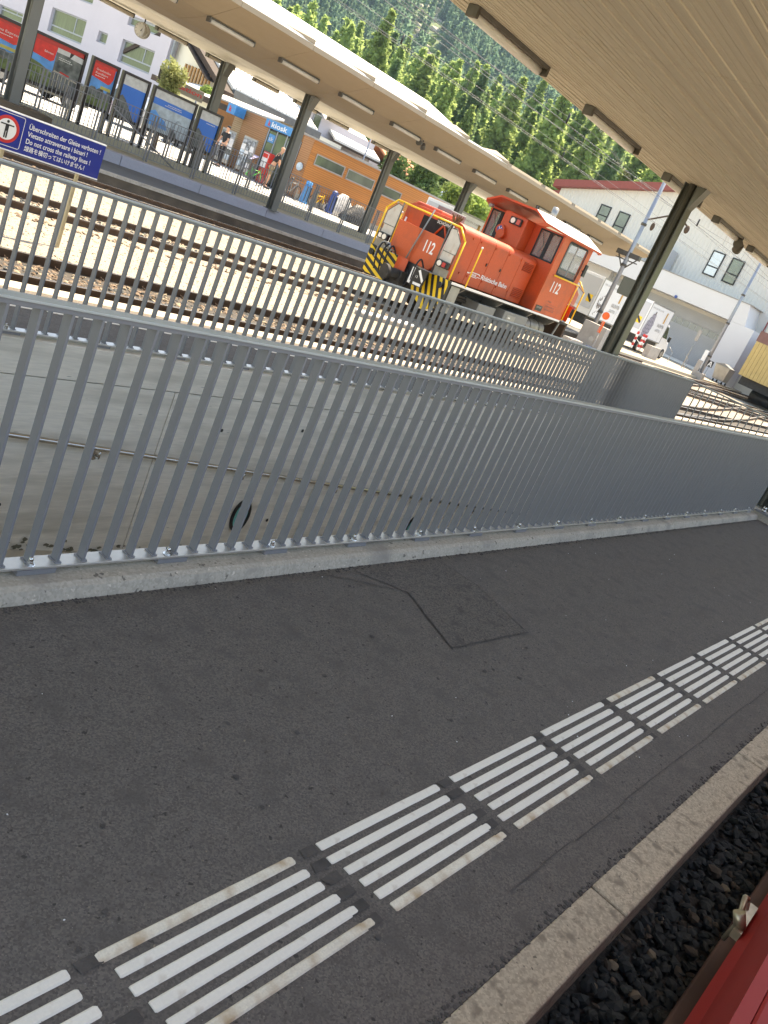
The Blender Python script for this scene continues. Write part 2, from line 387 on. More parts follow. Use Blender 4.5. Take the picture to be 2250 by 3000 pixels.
def stones(name, mats, P, size, parent=None, flat=.6, w=None, **kw):
    """P (n,3) centres; one joined mesh of angular stones"""
    n = len(P); k = len(ICO_V)
    s = size*(.6+.8*rng.random((n, 1, 1)))
    V = ICO_V[None]*(1+.35*(rng.random((n, k, 1))-.5)*1.6)*np.concatenate([.7+.7*rng.random((n, 1, 2)), flat*(.6+.8*rng.random((n, 1, 1)))], 2)*s
    a = rng.random(n)*6.283; b = (rng.random(n)-.5)*1.6
    ca, sa, cb, sb = np.cos(a), np.sin(a), np.cos(b), np.sin(b)
    x = V[..., 0]; y = V[..., 1]*cb[:, None]-V[..., 2]*sb[:, None]; z = V[..., 1]*sb[:, None]+V[..., 2]*cb[:, None]
    V = np.stack([x*ca[:, None]-y*sa[:, None], x*sa[:, None]+y*ca[:, None], z], 2)+P[:, None]
    F = (ICO_F[None]+(np.arange(n)*k)[:, None, None]).reshape(-1, 3)
    mi = np.repeat(rng.choice(len(mats), n, p=w), len(ICO_F))
    return npmesh(name, V.reshape(-1, 3), F, mats, mi, parent, **kw)
# ================================================================ ground, platform, stairwell
def structure(name, mb, mat, parent=None, **kw):
    return mb.build(name, mat, parent, kind='structure' if parent is None else None, **kw)
# platform body, with the stairwell opening left free (y 2.75..5.62, x -4..17.4)
pl = MB()  # most coordinates from here on computed from image pixels, kept as plain constants
pl.box(-8, 60, .40, 2.50, -.9, 0).box(-8, 60, 5.83, 7.02, -.9, -.001).box(17.55, 60, 2.5, 5.83, -.9, -.0005)
platform = structure('platform', pl, M['asphalt'])
# granite edge stones, two metres each, with open joints and slightly uneven tops
x = -5.03
i = 0
while x < 52:
    if x+2 > -1:
        j = random.uniform(-.004, .004)
        s = MB().box(x+.006, x+1.994, .245+j, .40, -.16, .002+random.uniform(0, .005)).build('edge_stone', M['kerb'], platform, .008)
    x += 2.0
box('edge_wall', M['conc'], -6, 60, .30, .405, -.95, -.16, platform)
# ragged asphalt lip along the stones
P = np.stack([rng.uniform(.5, 32, 2600), .402+rng.random(2600)**2*.03, np.full(2600, .0)], 1)
stones('asphalt_lip', [M['asphalt_seam']], P, .007, platform, kind='stuff')
P = np.stack([rng.uniform(.5, 13, 1500), 2.498-rng.random(1500)**2*.03, np.full(1500, -.001)], 1)
stones('asphalt_lip', [M['asphalt_seam']], P, .006, platform, kind='stuff')
# repaired square and darker seams in the asphalt, thin sheets 4 mm up
pt = MB().poly([(3.80, 1.70, .004), (4.58, 1.66, .004), (4.72, 2.16, .004), (4.02, 2.20, .004)]).poly([(4.02, 2.2005, .0035), (4.72, 2.1605, .0035), (4.70, 2.44, .0035), (3.82, 2.44, .0035)])
pt.build('asphalt_patch', M['asphalt_old'], platform)
sm = MB()
def seam(p, q, w):
    n = 26; d = (Vector(q)-Vector(p)); nn = Vector((-d.y, d.x, 0)).normalized()
    for i in range(n):
        a = Vector(p)+d*(i/n); b = Vector(p)+d*((i+1)/n)
        w1 = w*random.uniform(.4, 1.2); off = nn*random.uniform(-.006, .006)
        sm.poly([a-nn*w1+off, b-nn*w1*.9+off, b+nn*w1+off, a+nn*w1+off])
for p, q, w in (((3.80, 1.70, .007), (4.58, 1.66, .007), .0045), ((4.58, 1.66, .007), (4.72, 2.16, .007), .004), ((4.02, 2.2, .007), (3.80, 1.70, .007), .0045), ((2.6, .56, .005), (9.5, .58, .005), .003)): seam(p, q, w)
sm.build('asphalt_seam', M['asphalt_seam'], platform)
gm = MB()
for k in range(60):
    xx = random.uniform(1, 11); yy = random.uniform(.5, 2.4); r_ = random.uniform(.006, .014)
    gm.poly([(xx+r_*random.uniform(.7, 1.2)*math.cos(t), yy+r_*random.uniform(.7, 1.2)*math.sin(t), .0035) for t in [2*math.pi*i/8 for i in range(8)]])
gm.build('gum_spots', M['asphalt_seam'], platform, kind='stuff')
for p, q, w in (((4.02, 2.2, .006), (3.55, 2.46, .006), .004), ((4.72, 2.16, .006), (4.70, 2.46, .006), .003)): 
    sm = MB(); seam(p, q, w); sm.build('asphalt_seam', M['asphalt_seam'], platform)
# white chips pressed into the asphalt
P = np.stack([rng.uniform(.8, 9, 260), rng.uniform(.45, 2.5, 260), np.full(260, .0005)], 1)
stones('asphalt_chip', [M['stone_tan'], M['white']], P, .0028, platform, w=[.75, .25], kind='stuff')

# tactile strips: groups of six raised bars, 0.72 m long, 0.80 m pitch
def strip_mesh(seed):
    rr = random.Random(seed); mb = MB(); n = 14; L = .705; w = .0148; h = .0045; lo = []; 
    sec = []
    for k in range(n+1):
        x = L*k/n if 1 < k < n-1 else {0: 0, 1: .006, n-1: L-.006, n: L}[k]; a = w+rr.uniform(-.0005, .0005); b = w+rr.uniform(-.0005, .0005)
        if k in (0, n): a *= .8; b *= .8
        sec.append([(x, -a-.002, 0), (x, -a+.003, h), (x, b-.003, h), (x, b+.002, 0)])
    for k in range(n):
        for q in range(3): mb.add([sec[k][q], sec[k+1][q], sec[k+1][q+1], sec[k][q+1]], [(0, 1, 2, 3)])
    for s, o in ((sec[0], (0, 3, 2, 1)), (sec[n], (0, 1, 2, 3))): mb.add(s, [o[::-1]])
    return mb
protos = [strip_mesh(k).build('tactile_bar', M['tactile'], platform) for k in range(3)]
protos_d = [strip_mesh(k+5).build('tactile_bar', M['tactile_dirty'], platform) for k in range(2)]
used = set()
def put_bar(x, y, dirty=False):
    pr = random.choice(protos_d if dirty else protos)
    if pr.name in used: o = pr.copy(); COL.objects.link(o)
    else: o = pr; used.add(pr.name)
    o.location = (x, y, .001); o.scale = (random.uniform(.985, 1.01), random.uniform(.95, 1.05), 1)
for g in range(-1, 24):
    for r in range(6):
        put_bar(1.262+.803*g+random.uniform(-.014, .014)+(.012*(5-r)), .736+r*.0592, r == 0 or (r == 5 and g % 4 == 0))
for g in range(-2, 18):
    for r in range(3):
        put_bar(3.30+.803*g, 6.48+r*.058)
for pr in protos+protos_d:
    if pr.name not in used: bpy.data.objects.remove(pr)
dk = MB()
for g in range(0, 9):
    for r in range(6):
        xx = 1.262+.803*g-.078; yy = .736+r*.0592
        if random.random() < .75: dk.poly([(xx+random.uniform(-.01, .02), yy-.018, .004), (xx+.075, yy-.018, .004), (xx+.075, yy+.018, .004), (xx+random.uniform(-.02, .02), yy+.018, .004)])
dk.build('bitumen_patch', M['asphalt_seam'], platform)

# plinths on either side of the stairwell
MB().prism([(-5, 2.50, -.02), (-5, 2.52, .05), (-5, 2.545, .062), (-5, 2.74, .066), (-5, 2.76, -.6), (-5, 2.5, -.6)], (18.1, 0, 0)).build('plinth', M['conc'], platform)
MB().prism([(17.4, 2.55, -.02), (17.4, 2.56, .062), (17.4, 5.60, .062), (17.4, 5.62, -.5), (17.4, 2.5, -.5)], (.18, 0, 0)).build('plinth', M['conc'], platform)
MB().prism([(13.1, 2.15, -.02), (13.1, 2.17, .10), (13.1, 2.9, .10), (13.1, 2.9, -.3)], (1.1, 0, 0)).build('plinth', M['conc'], platform)
well = MB()
well.box(-5, 17.4, 2.76, 2.95, -3.6, -.6)
stairwell = structure('stairwell', well, M['conc_well'])
# far wall: coping course and large panels with recessed joints
box('coping', M['conc_well'], -5, 17.4, 5.60, 5.835, -.245, .03, stairwell, .006)
box('wall_back', M['joint'], -5, 17.4, 5.66, 5.835, -3.6, -.245, stairwell)
vx = [-5, -.6, 2.6, 4.93, 7.245, 9.6, 11.9, 14.6, 17.4]
for a, b in zip(vx[:-1], vx[1:]):
    box('wall_panel', M['conc_well'], a+.004, b-.004, 5.615+random.uniform(0, .004), 5.665, -3.6, -.257, stairwell, .003)
fl = MB().add([(-5, 2.95, -.9), (17.4, 2.95, -3.14), (17.4, 5.66, -3.14), (-5, 5.66, -.9)], [(0, 1, 2, 3)])
fl.build('ramp_floor', M['conc_floor'], stairwell)
ms = MB()
for k in range(260):
    xx = random.uniform(2, 8); zz = -1.4-.1*xx+random.uniform(.0, .13)*random.random()
    r_ = random.uniform(.008, .035)
    ms.poly([(xx+r_*math.cos(t)*random.uniform(.5, 1.4), 5.6115-.0002*k/10, zz+r_*.6*math.sin(t)*random.uniform(.5, 1.3)) for t in [2*math.pi*i/7 for i in range(7)]][::-1])
ms.build('moss', M['moss'], stairwell, kind='stuff')
# tie holes in the wall
th = MB()
for xx, zz in ((4.25, -.53), (6.7, -.52), (3.1, -.6), (5.6, -.58), (8.3, -.7), (3.6, -1.35), (5.3, -1.42), (6.7, -1.6)):
    th.cyl((xx, 5.609, zz), (xx, 5.612, zz), .018, 10)
th.build('tie_hole', M['joint'], stairwell)
for xx, zz in ((6.27, -1.53), (9.55, -1.84), (12.9, -2.2)):
    t = thing('porthole_lamp', (xx, 5.61, zz), 'round teal lamp in the stairwell wall, ' + {6.27: 'nearest and largest', 9.55: 'second one down the ramp', 12.9: 'farthest, towards the ramp end'}[xx], 'wall lamp', 'round lamps in the stairwell wall')
    mb = MB(); n = 28
    for i in range(n):
        a0, a1 = 2*math.pi*i/n, 2*math.pi*(i+1)/n
        mb.prism([(xx+.125*math.cos(a0), 5.615, zz+.19*math.sin(a0)), (xx+.125*math.cos(a1), 5.615, zz+.19*math.sin(a1)), (xx+.095*math.cos(a1), 5.615, zz+.155*math.sin(a1)), (xx+.095*math.cos(a0), 5.615, zz+.155*math.sin(a0))], (0, -.02, 0))
    mb.build('rim', M['black'], t)
    MB().poly([(xx+.1*math.cos(2*math.pi*i/n), 5.606, zz+.16*math.sin(2*math.pi*i/n)) for i in range(n)]).build('lens', M['teal'], t)
# handrail on the wall
hr = thing('handrail', (3, 5.53, -.68), 'polished steel handrail sloping down along the concrete stairwell wall', 'handrail')
zr = lambda x: -.335-.105*x
MB().cyl((-4, 5.53, zr(-4)), (16.5, 5.53, zr(16.5)), .022, 14).build('rail_tube', M['steel'], hr)
for xx in (-2.9, -1.1, .7, 2.5, 4.3, 6.02, 7.55, 9.3, 11.0, 12.8, 14.6):
    MB().tube([(xx, 5.53, zr(xx)-.02), (xx, 5.53, zr(xx)-.09), (xx, 5.60, zr(xx)-.10)], .009, 6).cyl((xx, 5.595, zr(xx)-.10), (xx, 5.613, zr(xx)-.10), .038, 14).build('bracket', M['steel'], hr)

# ---------------------------------------------------------------- railings
def railing(root, x0, x1, first, pitch, y, top, zb, axis='x', mats=None):
    P = (lambda a, b, z: (a, b, z)) if axis == 'x' else (lambda a, b, z: (b, a, z))
    def bx(name, mat, a0, a1, b0, b1, z0, z1, bev=0.):
        p, q = P(a0, b0, z0), P(a1, b1, z1)
        return box(name, mat, p[0], q[0], p[1], q[1], z0, z1, root, bev)
    bx('top_rail', M['rail_top'], x0, x1, y-.033, y+.033, top-.012, top, .003)
    bx('under_rail', M['rail_paint'], x0, x1, y-.024, y+.024, top-.03, top-.0125)
    bx('base_plate', M['rail_base'], x0, x1, y-.042, y+.042, zb, zb+.012, .002)
    proto = None; a = first
    while a < x1-.02:
        if proto is None:
            proto = bx('bar', M['rail_paint'], a-.006, a+.006, y-.024, y+.024, zb+.013, top-.031, .0015); a0 = a
            w = MB(); p = P(a, y-.03, zb+.014)
        else:
            c = proto.copy(); COL.objects.link(c)
            c.location = Vector(P(a-a0, 0, 0)); c.parent = root
        a += pitch
    wl_ = MB(); a = first
    while a < x1-.02:
        c = P(a, y, zb+.012)
        dx, dy = (.014, .03) if axis == 'x' else (.03, .014)
        wl_.prism([(c[0]-dx, c[1]-dy, c[2]), (c[0]+dx, c[1]-dy, c[2]), (c[0]+dx, c[1]+dy, c[2]), (c[0]-dx, c[1]+dy, c[2])], (0, 0, .006)); a += pitch
    wl_.build('weld', M['rail_paint'], root, kind='stuff')
ra = thing('railing', (1.9, 2.65, .07), 'near grey flat-bar railing along the asphalt, in front of the stairwell', 'railing', 'flat bar railings round the stairwell')
railing(ra, -2.0, 13.15, -1.98+.0, .1208, 2.65, 1.165, .088)
bp, nt = None, None
for k in range(-6, 17):
    xx = 1.885+.682*k
    if bp is None:
        bp = box('spacer', M['rail_paint'], xx-.06, xx+.11, 2.605, 2.695, .066, .0875, ra)
        nt = MB().cyl((xx, 2.628, .1), (xx, 2.628, .103), .021, 14).cyl((xx, 2.628, .103), (xx, 2.628, .117), .0135, 6, smooth=False).ball((xx, 2.628, .122), .011, 10, 6, (1, 1, 1.5)).build('cap_nut', M['steel'], ra)
        xb = xx
    else:
        for pr in (bp, nt): c = pr.copy(); COL.objects.link(c); c.location = (xx-xb, 0, 0)
rb = thing('railing', (3.3, 5.70, .03), 'grey flat-bar railing on the far side of the stairwell, beside the tracks', 'railing', 'flat bar railings round the stairwell')
railing(rb, -2.0, 17.4, 3.255-.127*40, .127, 5.70, 1.175, .05)
bp = None
for k in range(-6, 20):
    xx = 4.08+.76*k
    if bp is None:
        bp = box('spacer', M['rail_paint'], xx-.06, xx+.11, 5.66, 5.745, .031, .049, rb)
        nt = MB().cyl((xx, 5.675, .062), (xx, 5.675, .085), .015, 6, smooth=False).ball((xx, 5.675, .088), .012, 8, 5).build('cap_nut', M['steel'], rb); xb = xx
    else:
        for pr in (bp, nt): c = pr.copy(); COL.objects.link(c); c.location = (xx-xb, 0, 0)
rc = thing('railing', (14, 2.65, .07), 'grey flat-bar railing beyond the near column, continuing the near side of the stairwell', 'railing', 'flat bar railings round the stairwell')
railing(rc, 14.0, 17.4, 14.1, .1208, 2.65, 1.165, .10)
rd = thing('railing', (17.48, 4.1, .07), 'open grey railing closing the far end of the stairwell', 'railing', 'flat bar railings round the stairwell')
railing(rd, 2.7, 5.66, 2.78, .127, 17.48, 1.165, .07, 'y')
re_ = thing('railing', (13.12, 2.4, .1), 'short railing base turning round the near column foot', 'railing')
box('base_plate', M['rail_paint'], 13.08, 13.2, 2.17, 2.6, .10, .125, re_)
box('base_plate', M['rail_paint'], 13.2, 14.2, 2.17, 2.25, .10, .125, re_)
MB().cyl((13.14, 2.5, .125), (13.14, 2.5, .16), .03, 8).ball((13.14, 2.5, .18), .03).build('cap_nut', M['steel'], re_)

# ---------------------------------------------------------------- canopy columns (rolled H sections that flare at the top)
def column(x, y, zt, zb, w, d, mat, label, group, haunch=-1):
    """w: size along y (flange to flange), d: flange width along x"""
    t = thing('canopy_column', (x, y, zb), label, 'column', group)
    h = w/2
    m = MB().box(x-d/2, x+d/2, y-h, y-h+.012, zb, zt).box(x-d/2, x+d/2, y+h-.012, y+h, zb, zt)
    m.build('flange', mat, t, .002)
    MB().box(x-.02, x+.02, y-h+.0125, y+h-.0125, zb, zt).cyl((x-.035, y, zb), (x-.035, y, zt), w*.23, 14).build('web', mat, t)
    s = haunch
    MB().prism([(x-d/2, y+s*h, zt), (x-d/2, y+s*(h+w*.62), zt), (x-d/2, y+s*(h+w*.40), zt-w*.55), (x-d/2, y+s*h, zt-w*1.5)], (d, 0, 0)).build('haunch', mat, t)
    box('base_plate', mat, x-d/2-.06, x+d/2+.06, y-h-.06, y+h+.06, zb, zb+.02, t)
    return t
cC = column(13.62, 5.95, 3.95, -.001, .235, .2, M['column'], 'dark steel canopy column behind the far stairwell railing, tall in full view', 'dark columns of the near canopy')
column(13.72, 2.60, 3.92, .10, .26, .22, M['column'], 'dark steel canopy column cut by the right edge at the end of the near railing', 'dark columns of the near canopy')
cb = thing('junction_box', (13.15, 5.95, 2.2), 'olive metal box fixed to the side of the tall dark canopy column', 'box')
MB().box(13.55, 13.68, 6.072, 6.29, 2.06, 2.345).build('housing', M['column'], cb, .006)
box('seam_line', M['black'], 13.552, 13.678, 6.2905, 6.294, 2.08, 2.33, cb)

# ---------------------------------------------------------------- near canopy: board-marked concrete shell in 2.5 m bays
can = thing('platform_canopy', (10, 4.2, 3.9), 'pale board-marked concrete canopy overhead in the upper right', 'canopy')
prof = [(7.26, 4.12), (6.9, 4.06), (5.95, 3.955), (5.0, 3.90), (4.2, 3.885), (3.3, 3.895), (2.5, 3.92), (1.4, 3.98), (.6, 4.05), (.16, 4.10)]  # near edge, out of view, pushed out to shade ballast and train
fineprof = []
for (ya, za), (yb, zb) in zip(prof[:-1], prof[1:]):
    n = max(1, round(abs(yb-ya)/.075))
    for k in range(n):
        o = random.uniform(-.006, .006)
        for e, d in ((.0, .012), (.1, o), (.9, o)):
            u = (k+e)/n; fineprof.append((ya+(yb-ya)*u, za+(zb-za)*u+d))
prof = fineprof+[prof[-1]]
x = -2.2
while x < 27:
    L = 2.44; mb = MB(); N = 10; sec = []
    for k in range(N+1):
        xx = x+.004+(L-.008)*k/N; bow = .03*math.sin(math.pi*k/N)
        lowr = [(xx, y+(bow if i == 0 else -bow if i == len(prof)-1 else 0), z) for i, (y, z) in enumerate(prof)]
        upp = [(xx, .16-bow, 4.22), (xx, 4.2, 4.25), (xx, 7.26+bow, 4.27)]
        sec.append(lowr+upp)
    m_ = len(sec[0])
    for k in range(N):
        for q in range(m_):
            mb.add([sec[k][q], sec[k][(q+1) % m_], sec[k+1][(q+1) % m_], sec[k+1][q]], [(0, 1, 2, 3)])
    mb.add(sec[0], [tuple(range(m_))[::-1]]); mb.add(sec[N], [tuple(range(m_))])
    mb.build('shell_bay', M['canopy'], can)
    x += 2.44
def lamp(x, y, z, L, label, group, tilt=0., tube_side=1):
    t = thing('canopy_lamp', (x, y, z), label, 'ceiling light', group)
    a, b = x, x+L
    MB().prism([(a+.045, y-.06, z+.0), (a+.045, y-.05, z-.045), (a+.045, y+.005, z-.05), (a+.045, y+.03, z)], (L-.09, 0, 0)).build('housing', M['lamp_house'], t)
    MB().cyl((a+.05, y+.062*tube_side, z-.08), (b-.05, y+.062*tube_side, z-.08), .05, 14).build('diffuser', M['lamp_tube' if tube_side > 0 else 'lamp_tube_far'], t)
    for q in (a, b-.045): box('end_cap', M['lamp_house'], q, q+.045, y-.06 if tube_side > 0 else y-.1, y+.1 if tube_side > 0 else y+.06, z-.12, z+.004, t, .012)
    t.rotation_euler = (0, 0, 0)
    return t
for k, (xx, L) in enumerate(((5.1, 1.6), (7.72, 1.62), (10.62, 1.68), (13.62, 1.6), (16.3, 1.6), (18.7, 1.6), (21.2, 1.6))):
    lamp(xx, 6.42, 4.0, L, ['tube light of the near canopy, out of the frame at the top', 'largest tube light of the near canopy, at the top edge', 'second tube light of the near canopy edge, above the forest', 'tube light right beside the top of the tall dark canopy column', 'tube light between the tall dark column and the loudspeaker pair', 'tube light just beyond the loudspeaker pair, at the right edge', 'farthest tube light under the near canopy'][k], 'tube lights under the near canopy')
lamp(8.9, 1.5, 3.96, 1.6, 'tube light under the track side of the near canopy', 'tube lights under the near canopy')
def speakers(x, y, z, label):
    t = thing('loudspeaker_pair', (x, y, z), label, 'loudspeaker', 'loudspeaker pairs under the canopies')
    MB().tube([(x, y, z), (x, y, z-.10)], .015, 6).box(x-.09, x+.09, y-.012, y+.012, z-.012, z).build('bracket', M['lamp_house'], t)
    MB().cyl((x-.07, y, z-.15), (x-.27, y-.05, z-.17), .065, 14, .095).build('speaker', M['lamp_house'], t)
    MB().cyl((x+.07, y, z-.15), (x+.20, y+.09, z-.24), .065, 14, .095).build('speaker', M['lamp_house'], t)
speakers(18.1, 6.45, 4.02, 'pair of round loudspeakers under the near canopy at the right edge')

# ================================================================ track bed and tracks
yard = MB().box(-40, 140, 7.2, 19.62, -.60, -.47)
gravel = structure('gravel', yard, M['gravel'])
near_bed = structure('ballast_bed', MB().box(-10, 80, -3.2, .3, -.75, -.56), M['ballast_bed'])
box('edge_block', M['conc'], -8, 34, 7.02, 7.24, -.6, .004, platform, .008)
P = np.stack([rng.uniform(1.6, 7.5, 5200), rng.uniform(-.55, .26, 5200), rng.uniform(-.57, -.50, 5200)], 1)
stones('ballast_stones', [M['stone_dark'], M['stone_dark2'], M['stone_tan']], P, .024, near_bed, w=[.86, .11, .03], kind='stuff')
P = np.stack([rng.uniform(7.5, 30, 5000), rng.uniform(-.45, .26, 5000), rng.uniform(-.57, -.50, 5000)], 1)
stones('ballast_stones', [M['stone_dark'], M['stone_dark2']], P, .03, near_bed, w=[.88, .12], kind='stuff')

ZR = -.33
def track(yc, x0, x1, label_name='track', sleepers=True, bed=True, head=True, nS=None, far=False):
    g = .535
    bedm = MB().prism([(x0, yc-1.05, -.475), (x0, yc-.8, -.445), (x0, yc+.8, -.445), (x0, yc+1.05, -.475)], (x1-x0, 0, 0))
    t = bedm.build('track', M['gravel'] if far else M['ballast_bed'], None, kind='structure')
    for s in (-1, 1):
        y = yc+s*g
        r_ = MB().mat(1).box(x0, x1, y-.0325, y+.0325, ZR-.035, ZR-.0035).box(x0, x1, y-.008, y+.008, ZR-.115, ZR-.035).mat(2).prism([(x0, y-.062, ZR-.135), (x0, y-.062, ZR-.126), (x0, y-.01, ZR-.112), (x0, y+.01, ZR-.112), (x0, y+.062, ZR-.126), (x0, y+.062, ZR-.135)], (x1-x0, 0, 0))
        r_.mat(0).box(x0, x1, y-.030, y+.030, ZR-.0035, ZR)
        r_.build('rail', [M['rail_head'], M['rail_rust'], M['rail_foot']], t)
    if sleepers:
        proto = None; x = x0+.3; cnt = 0
        cl = MB()
        while x < min(x1, x0+.3+.66*(nS or 60)):
            if proto is None:
                proto = box('sleeper', M['sleeper'], x-.115, x+.115, yc-.9, yc+.9, -.56, ZR-.1355, t, .008); xb = x
            else:
                c = proto.copy(); COL.objects.link(c); c.location = (x-xb, 0, random.uniform(-.003, .0))
            for s in (-1, 1):
                for q in (-1, 1):
                    yy = yc+s*g+q*.085
                    cl.box(x-.045, x+.045, yy-.028, yy+.028, ZR-.1354, ZR-.112).cyl((x, yy, ZR-.112), (x, yy, ZR-.085), .012, 6)
                    cl.tube([(x-.02, yy, ZR-.09), (x-.02, yy-q*.03, ZR-.075), (x-.02, yy-q*.045, ZR-.11)], .007, 4)
            x += .66
        cl.build('rail_clips', M['rail_rust'], t, kind='stuff')
    return t
t3 = track(9.38, -4, 60, nS=52)
t2 = track(13.82, -4, 75, nS=60, far=True)
t1 = track(18.37, -4, 48, nS=60, far=True)
# loose ballast between and beside the rails
def scatter(n, x0, x1, y0, y1, z0, z1, size, mats, w, parent, dens=1.):
    u = rng.random(n)**1.35
    P = np.stack([x0+(x1-x0)*u, rng.uniform(y0, y1, n), rng.uniform(z0, z1, n)], 1)
    return stones('ballast_stones', mats, P, size, parent, w=w, kind='stuff')
scatter(5200, 3.5, 26, 8.9, 9.82, -.475, -.44, .034, [M['stone_brown'], M['stone_tan'], M['stone_dark']], [.45, .25, .30], t3)
scatter(1500, 3.5, 26, 9.88, 10.2, -.475, -.455, .026, [M['stone_tan'], M['stone_brown']], [.8, .2], t3)
scatter(3600, 5, 30, 13.3, 14.34, -.475, -.44, .034, [M['stone_brown'], M['stone_tan'], M['stone_dark']], [.4, .35, .25], t2)
scatter(2200, 5, 30, 12.75, 13.26, -.48, -.455, .030, [M['stone_brown'], M['stone_tan']], [.6, .4], t2)
scatter(2400, 9, 40, 17.55, 18.9, -.475, -.45, .034, [M['stone_brown'], M['stone_tan']], [.6, .4], t1)
scatter(7000, 4, 30, 10.1, 13.1, -.475, -.465, .013, [M['stone_gravel'], M['stone_tan']], [.8, .2], gravel)
scatter(2600, 6, 34, 14.5, 17.6, -.475, -.465, .018, [M['stone_gravel'], M['stone_tan']], [.85, .15], gravel)
# switch tracks fanning out beyond the platform end
def bent_track(pts, name='track'):
    mb = MB()
    for s in (-1, 1):
        for (xa, ya), (xb, yb) in zip(pts[:-1], pts[1:]):
            d = Vector((xb-xa, yb-ya, 0)); n = Vector((-d.y, d.x, 0)).normalized()
            for (o0, o1, za, zb_, mi) in ((-.032, .032, ZR-.03, ZR-.002, 0), (-.01, .01, ZR-.11, ZR-.03, 1), (-.06, .06, ZR-.135, ZR-.115, 1)):
                a = Vector((xa, ya, 0))+n*s*.535; b = Vector((xb, yb, 0))+n*s*.535
                mb.mat(mi).hexa([(*(a+n*o0).xy, za), (*(b+n*o0).xy, za), (*(b+n*o1).xy, za), (*(a+n*o1).xy, za), (*(a+n*o0).xy, zb_), (*(b+n*o0).xy, zb_), (*(b+n*o1).xy, zb_), (*(a+n*o1).xy, zb_)])
    t = mb.build(name, [M['rail_head'], M['rail_rust']], None, kind='structure')
    sl = MB()
    L = 0
    for (xa, ya), (xb, yb) in zip(pts[:-1], pts[1:]):
        n = max(1, int(math.hypot(xb-xa, yb-ya)/.66))
        for k in range(n):
            px, py = xa+(xb-xa)*k/n, ya+(yb-ya)*k/n
            sl.box(px-.11, px+.11, py-.95, py+.95, -.5, ZR-.137)
    sl.build('sleepers', M['sleeper'], t, kind='stuff')
    return t
def arc(x0, y0, x1, y1, n=14):
    return [(x0+(x1-x0)*k/n, y0+(y1-y0)*(k/n)**2*(3-2*k/n)) for k in range(n+1)]
bent_track(arc(26, 9.45, 62, 13.75))
bent_track(arc(34, 13.7, 70, 9.5)+[(120, 9.3)])
bent_track(arc(30, 13.9, 64, 18.5)+[(110, 18.7)])
bent_track([(48, 17.6)]+arc(52, 17.6, 100, 13.9))
bent_track(arc(44, 9.45, 90, 4.5))
# white cable trough covers and block beside the loco track
ct = thing('cable_box', (15.2, 11.9, -.47), 'pale concrete cable box lying in the gravel beside the locomotive track', 'cable box')
box('lid', M['white'], 14.6, 16.6, 11.85, 12.15, -.40, -.36, ct, .01); box('trough', M['conc_block'], 14.62, 16.58, 11.87, 12.13, -.48, -.401, ct)

# ---------------------------------------------------------------- the red train the picture is taken from, upper body left off for skylight
tr = thing('train_carriage', (6, -1.4, -.3), 'red carriage side, cut low for more skylight, at the bottom right corner with brown lower beam', 'train')
box('body_side', M['train_red'], -9, 20, -.22, -.16, .30, .62, tr, .01)
box('body_side', M['train_red'], -9, 20, -2.7, -2.6, .30, 1.15, tr, .01)
box('carriage_floor', M['grey_box'], -9, 20, -2.6, -.221, .25, .30, tr)
MB().prism([(-9, -.16, .62), (-9, -.16, .10), (-9, -.09, .06), (-9, -.075, .10), (-9, -.105, .16), (-9, -.125, .62)], (29, 0, 0)).build('skirt_flange', M['train_red'], tr)
box('lower_beam', M['train_dark'], -9, 20, -.16, -.035, -.22, -.12, tr, .01)
box('frame_beam', M['dirt_black'], -9, 20, -.30, -.10, -.12, .08, tr)
box('underframe', M['dirt_black'], -9, 20, -2.5, -.30, -.3, .24, tr)
lt = MB().box(3.18, 3.42, -.075, -.045, .09, .125).cyl((3.22, -.06, .12), (3.22, -.03, .17), .022, 10).cyl((3.36, -.03, .15), (3.36, -.06, .06), .014, 8)
lt.tube([(3.22, -.04, .15), (3.30, -.02, .19), (3.38, -.03, .15)], .011, 6)
lt.build('latch', M['brass'], tr)
MB().tube([(3.35, -.05, .09), (3.38, -.04, -.05)], .010, 6).build('latch_rod', M['brass'], tr)
# unseen sunlit gravel behind the train, added to bounce warm light
bounce_gravel = structure('gravel', MB().box(-60, 120, -60, -3.2, -.9, -.50), M['gravel_far'])
# ================================================================ far platform
CAM_SCALE, CAM_SCALE_DZ = 1.06, -.114  # far platform group scaled about the camera
fp = MB().box(-10, 42, 18.5, 21.35, -.9, 0)
farplat = structure('far_platform', fp, M['plat_far'])
box('edge_wall', M['plat_wall'], -10, 42, 18.47, 18.499, -.62, -.07, farplat)
box('edge_line', M['conc'], -10, 42, 18.455, 18.60, -.07, .006, farplat)
x = -2.
while x < 40:
    box('upstand_block', M['upstand'], x+.008, x+2.68, 20.98, 21.36, -.01, .262+random.uniform(-.004, .004), farplat, .012); x += 2.69
far_path = structure('path', MB().box(-10, 42, 21.36, 24.6, -.5, .255), M['paving'])
box('ramp_wall', M['paving'], -10, 42, 22.6, 22.8, .255, .46, far_path)
CAM_SCALE, CAM_SCALE_DZ = 1., 0.
street = structure('street', MB().box(-60, 46, 26.05, 110, -.7, .30), M['street'])
grassy = structure('grass_verge', MB().box(5, 29, 40.0, 41.5, .2, .345), M['grass'])
CAM_SCALE, CAM_SCALE_DZ = 1.06, -.114

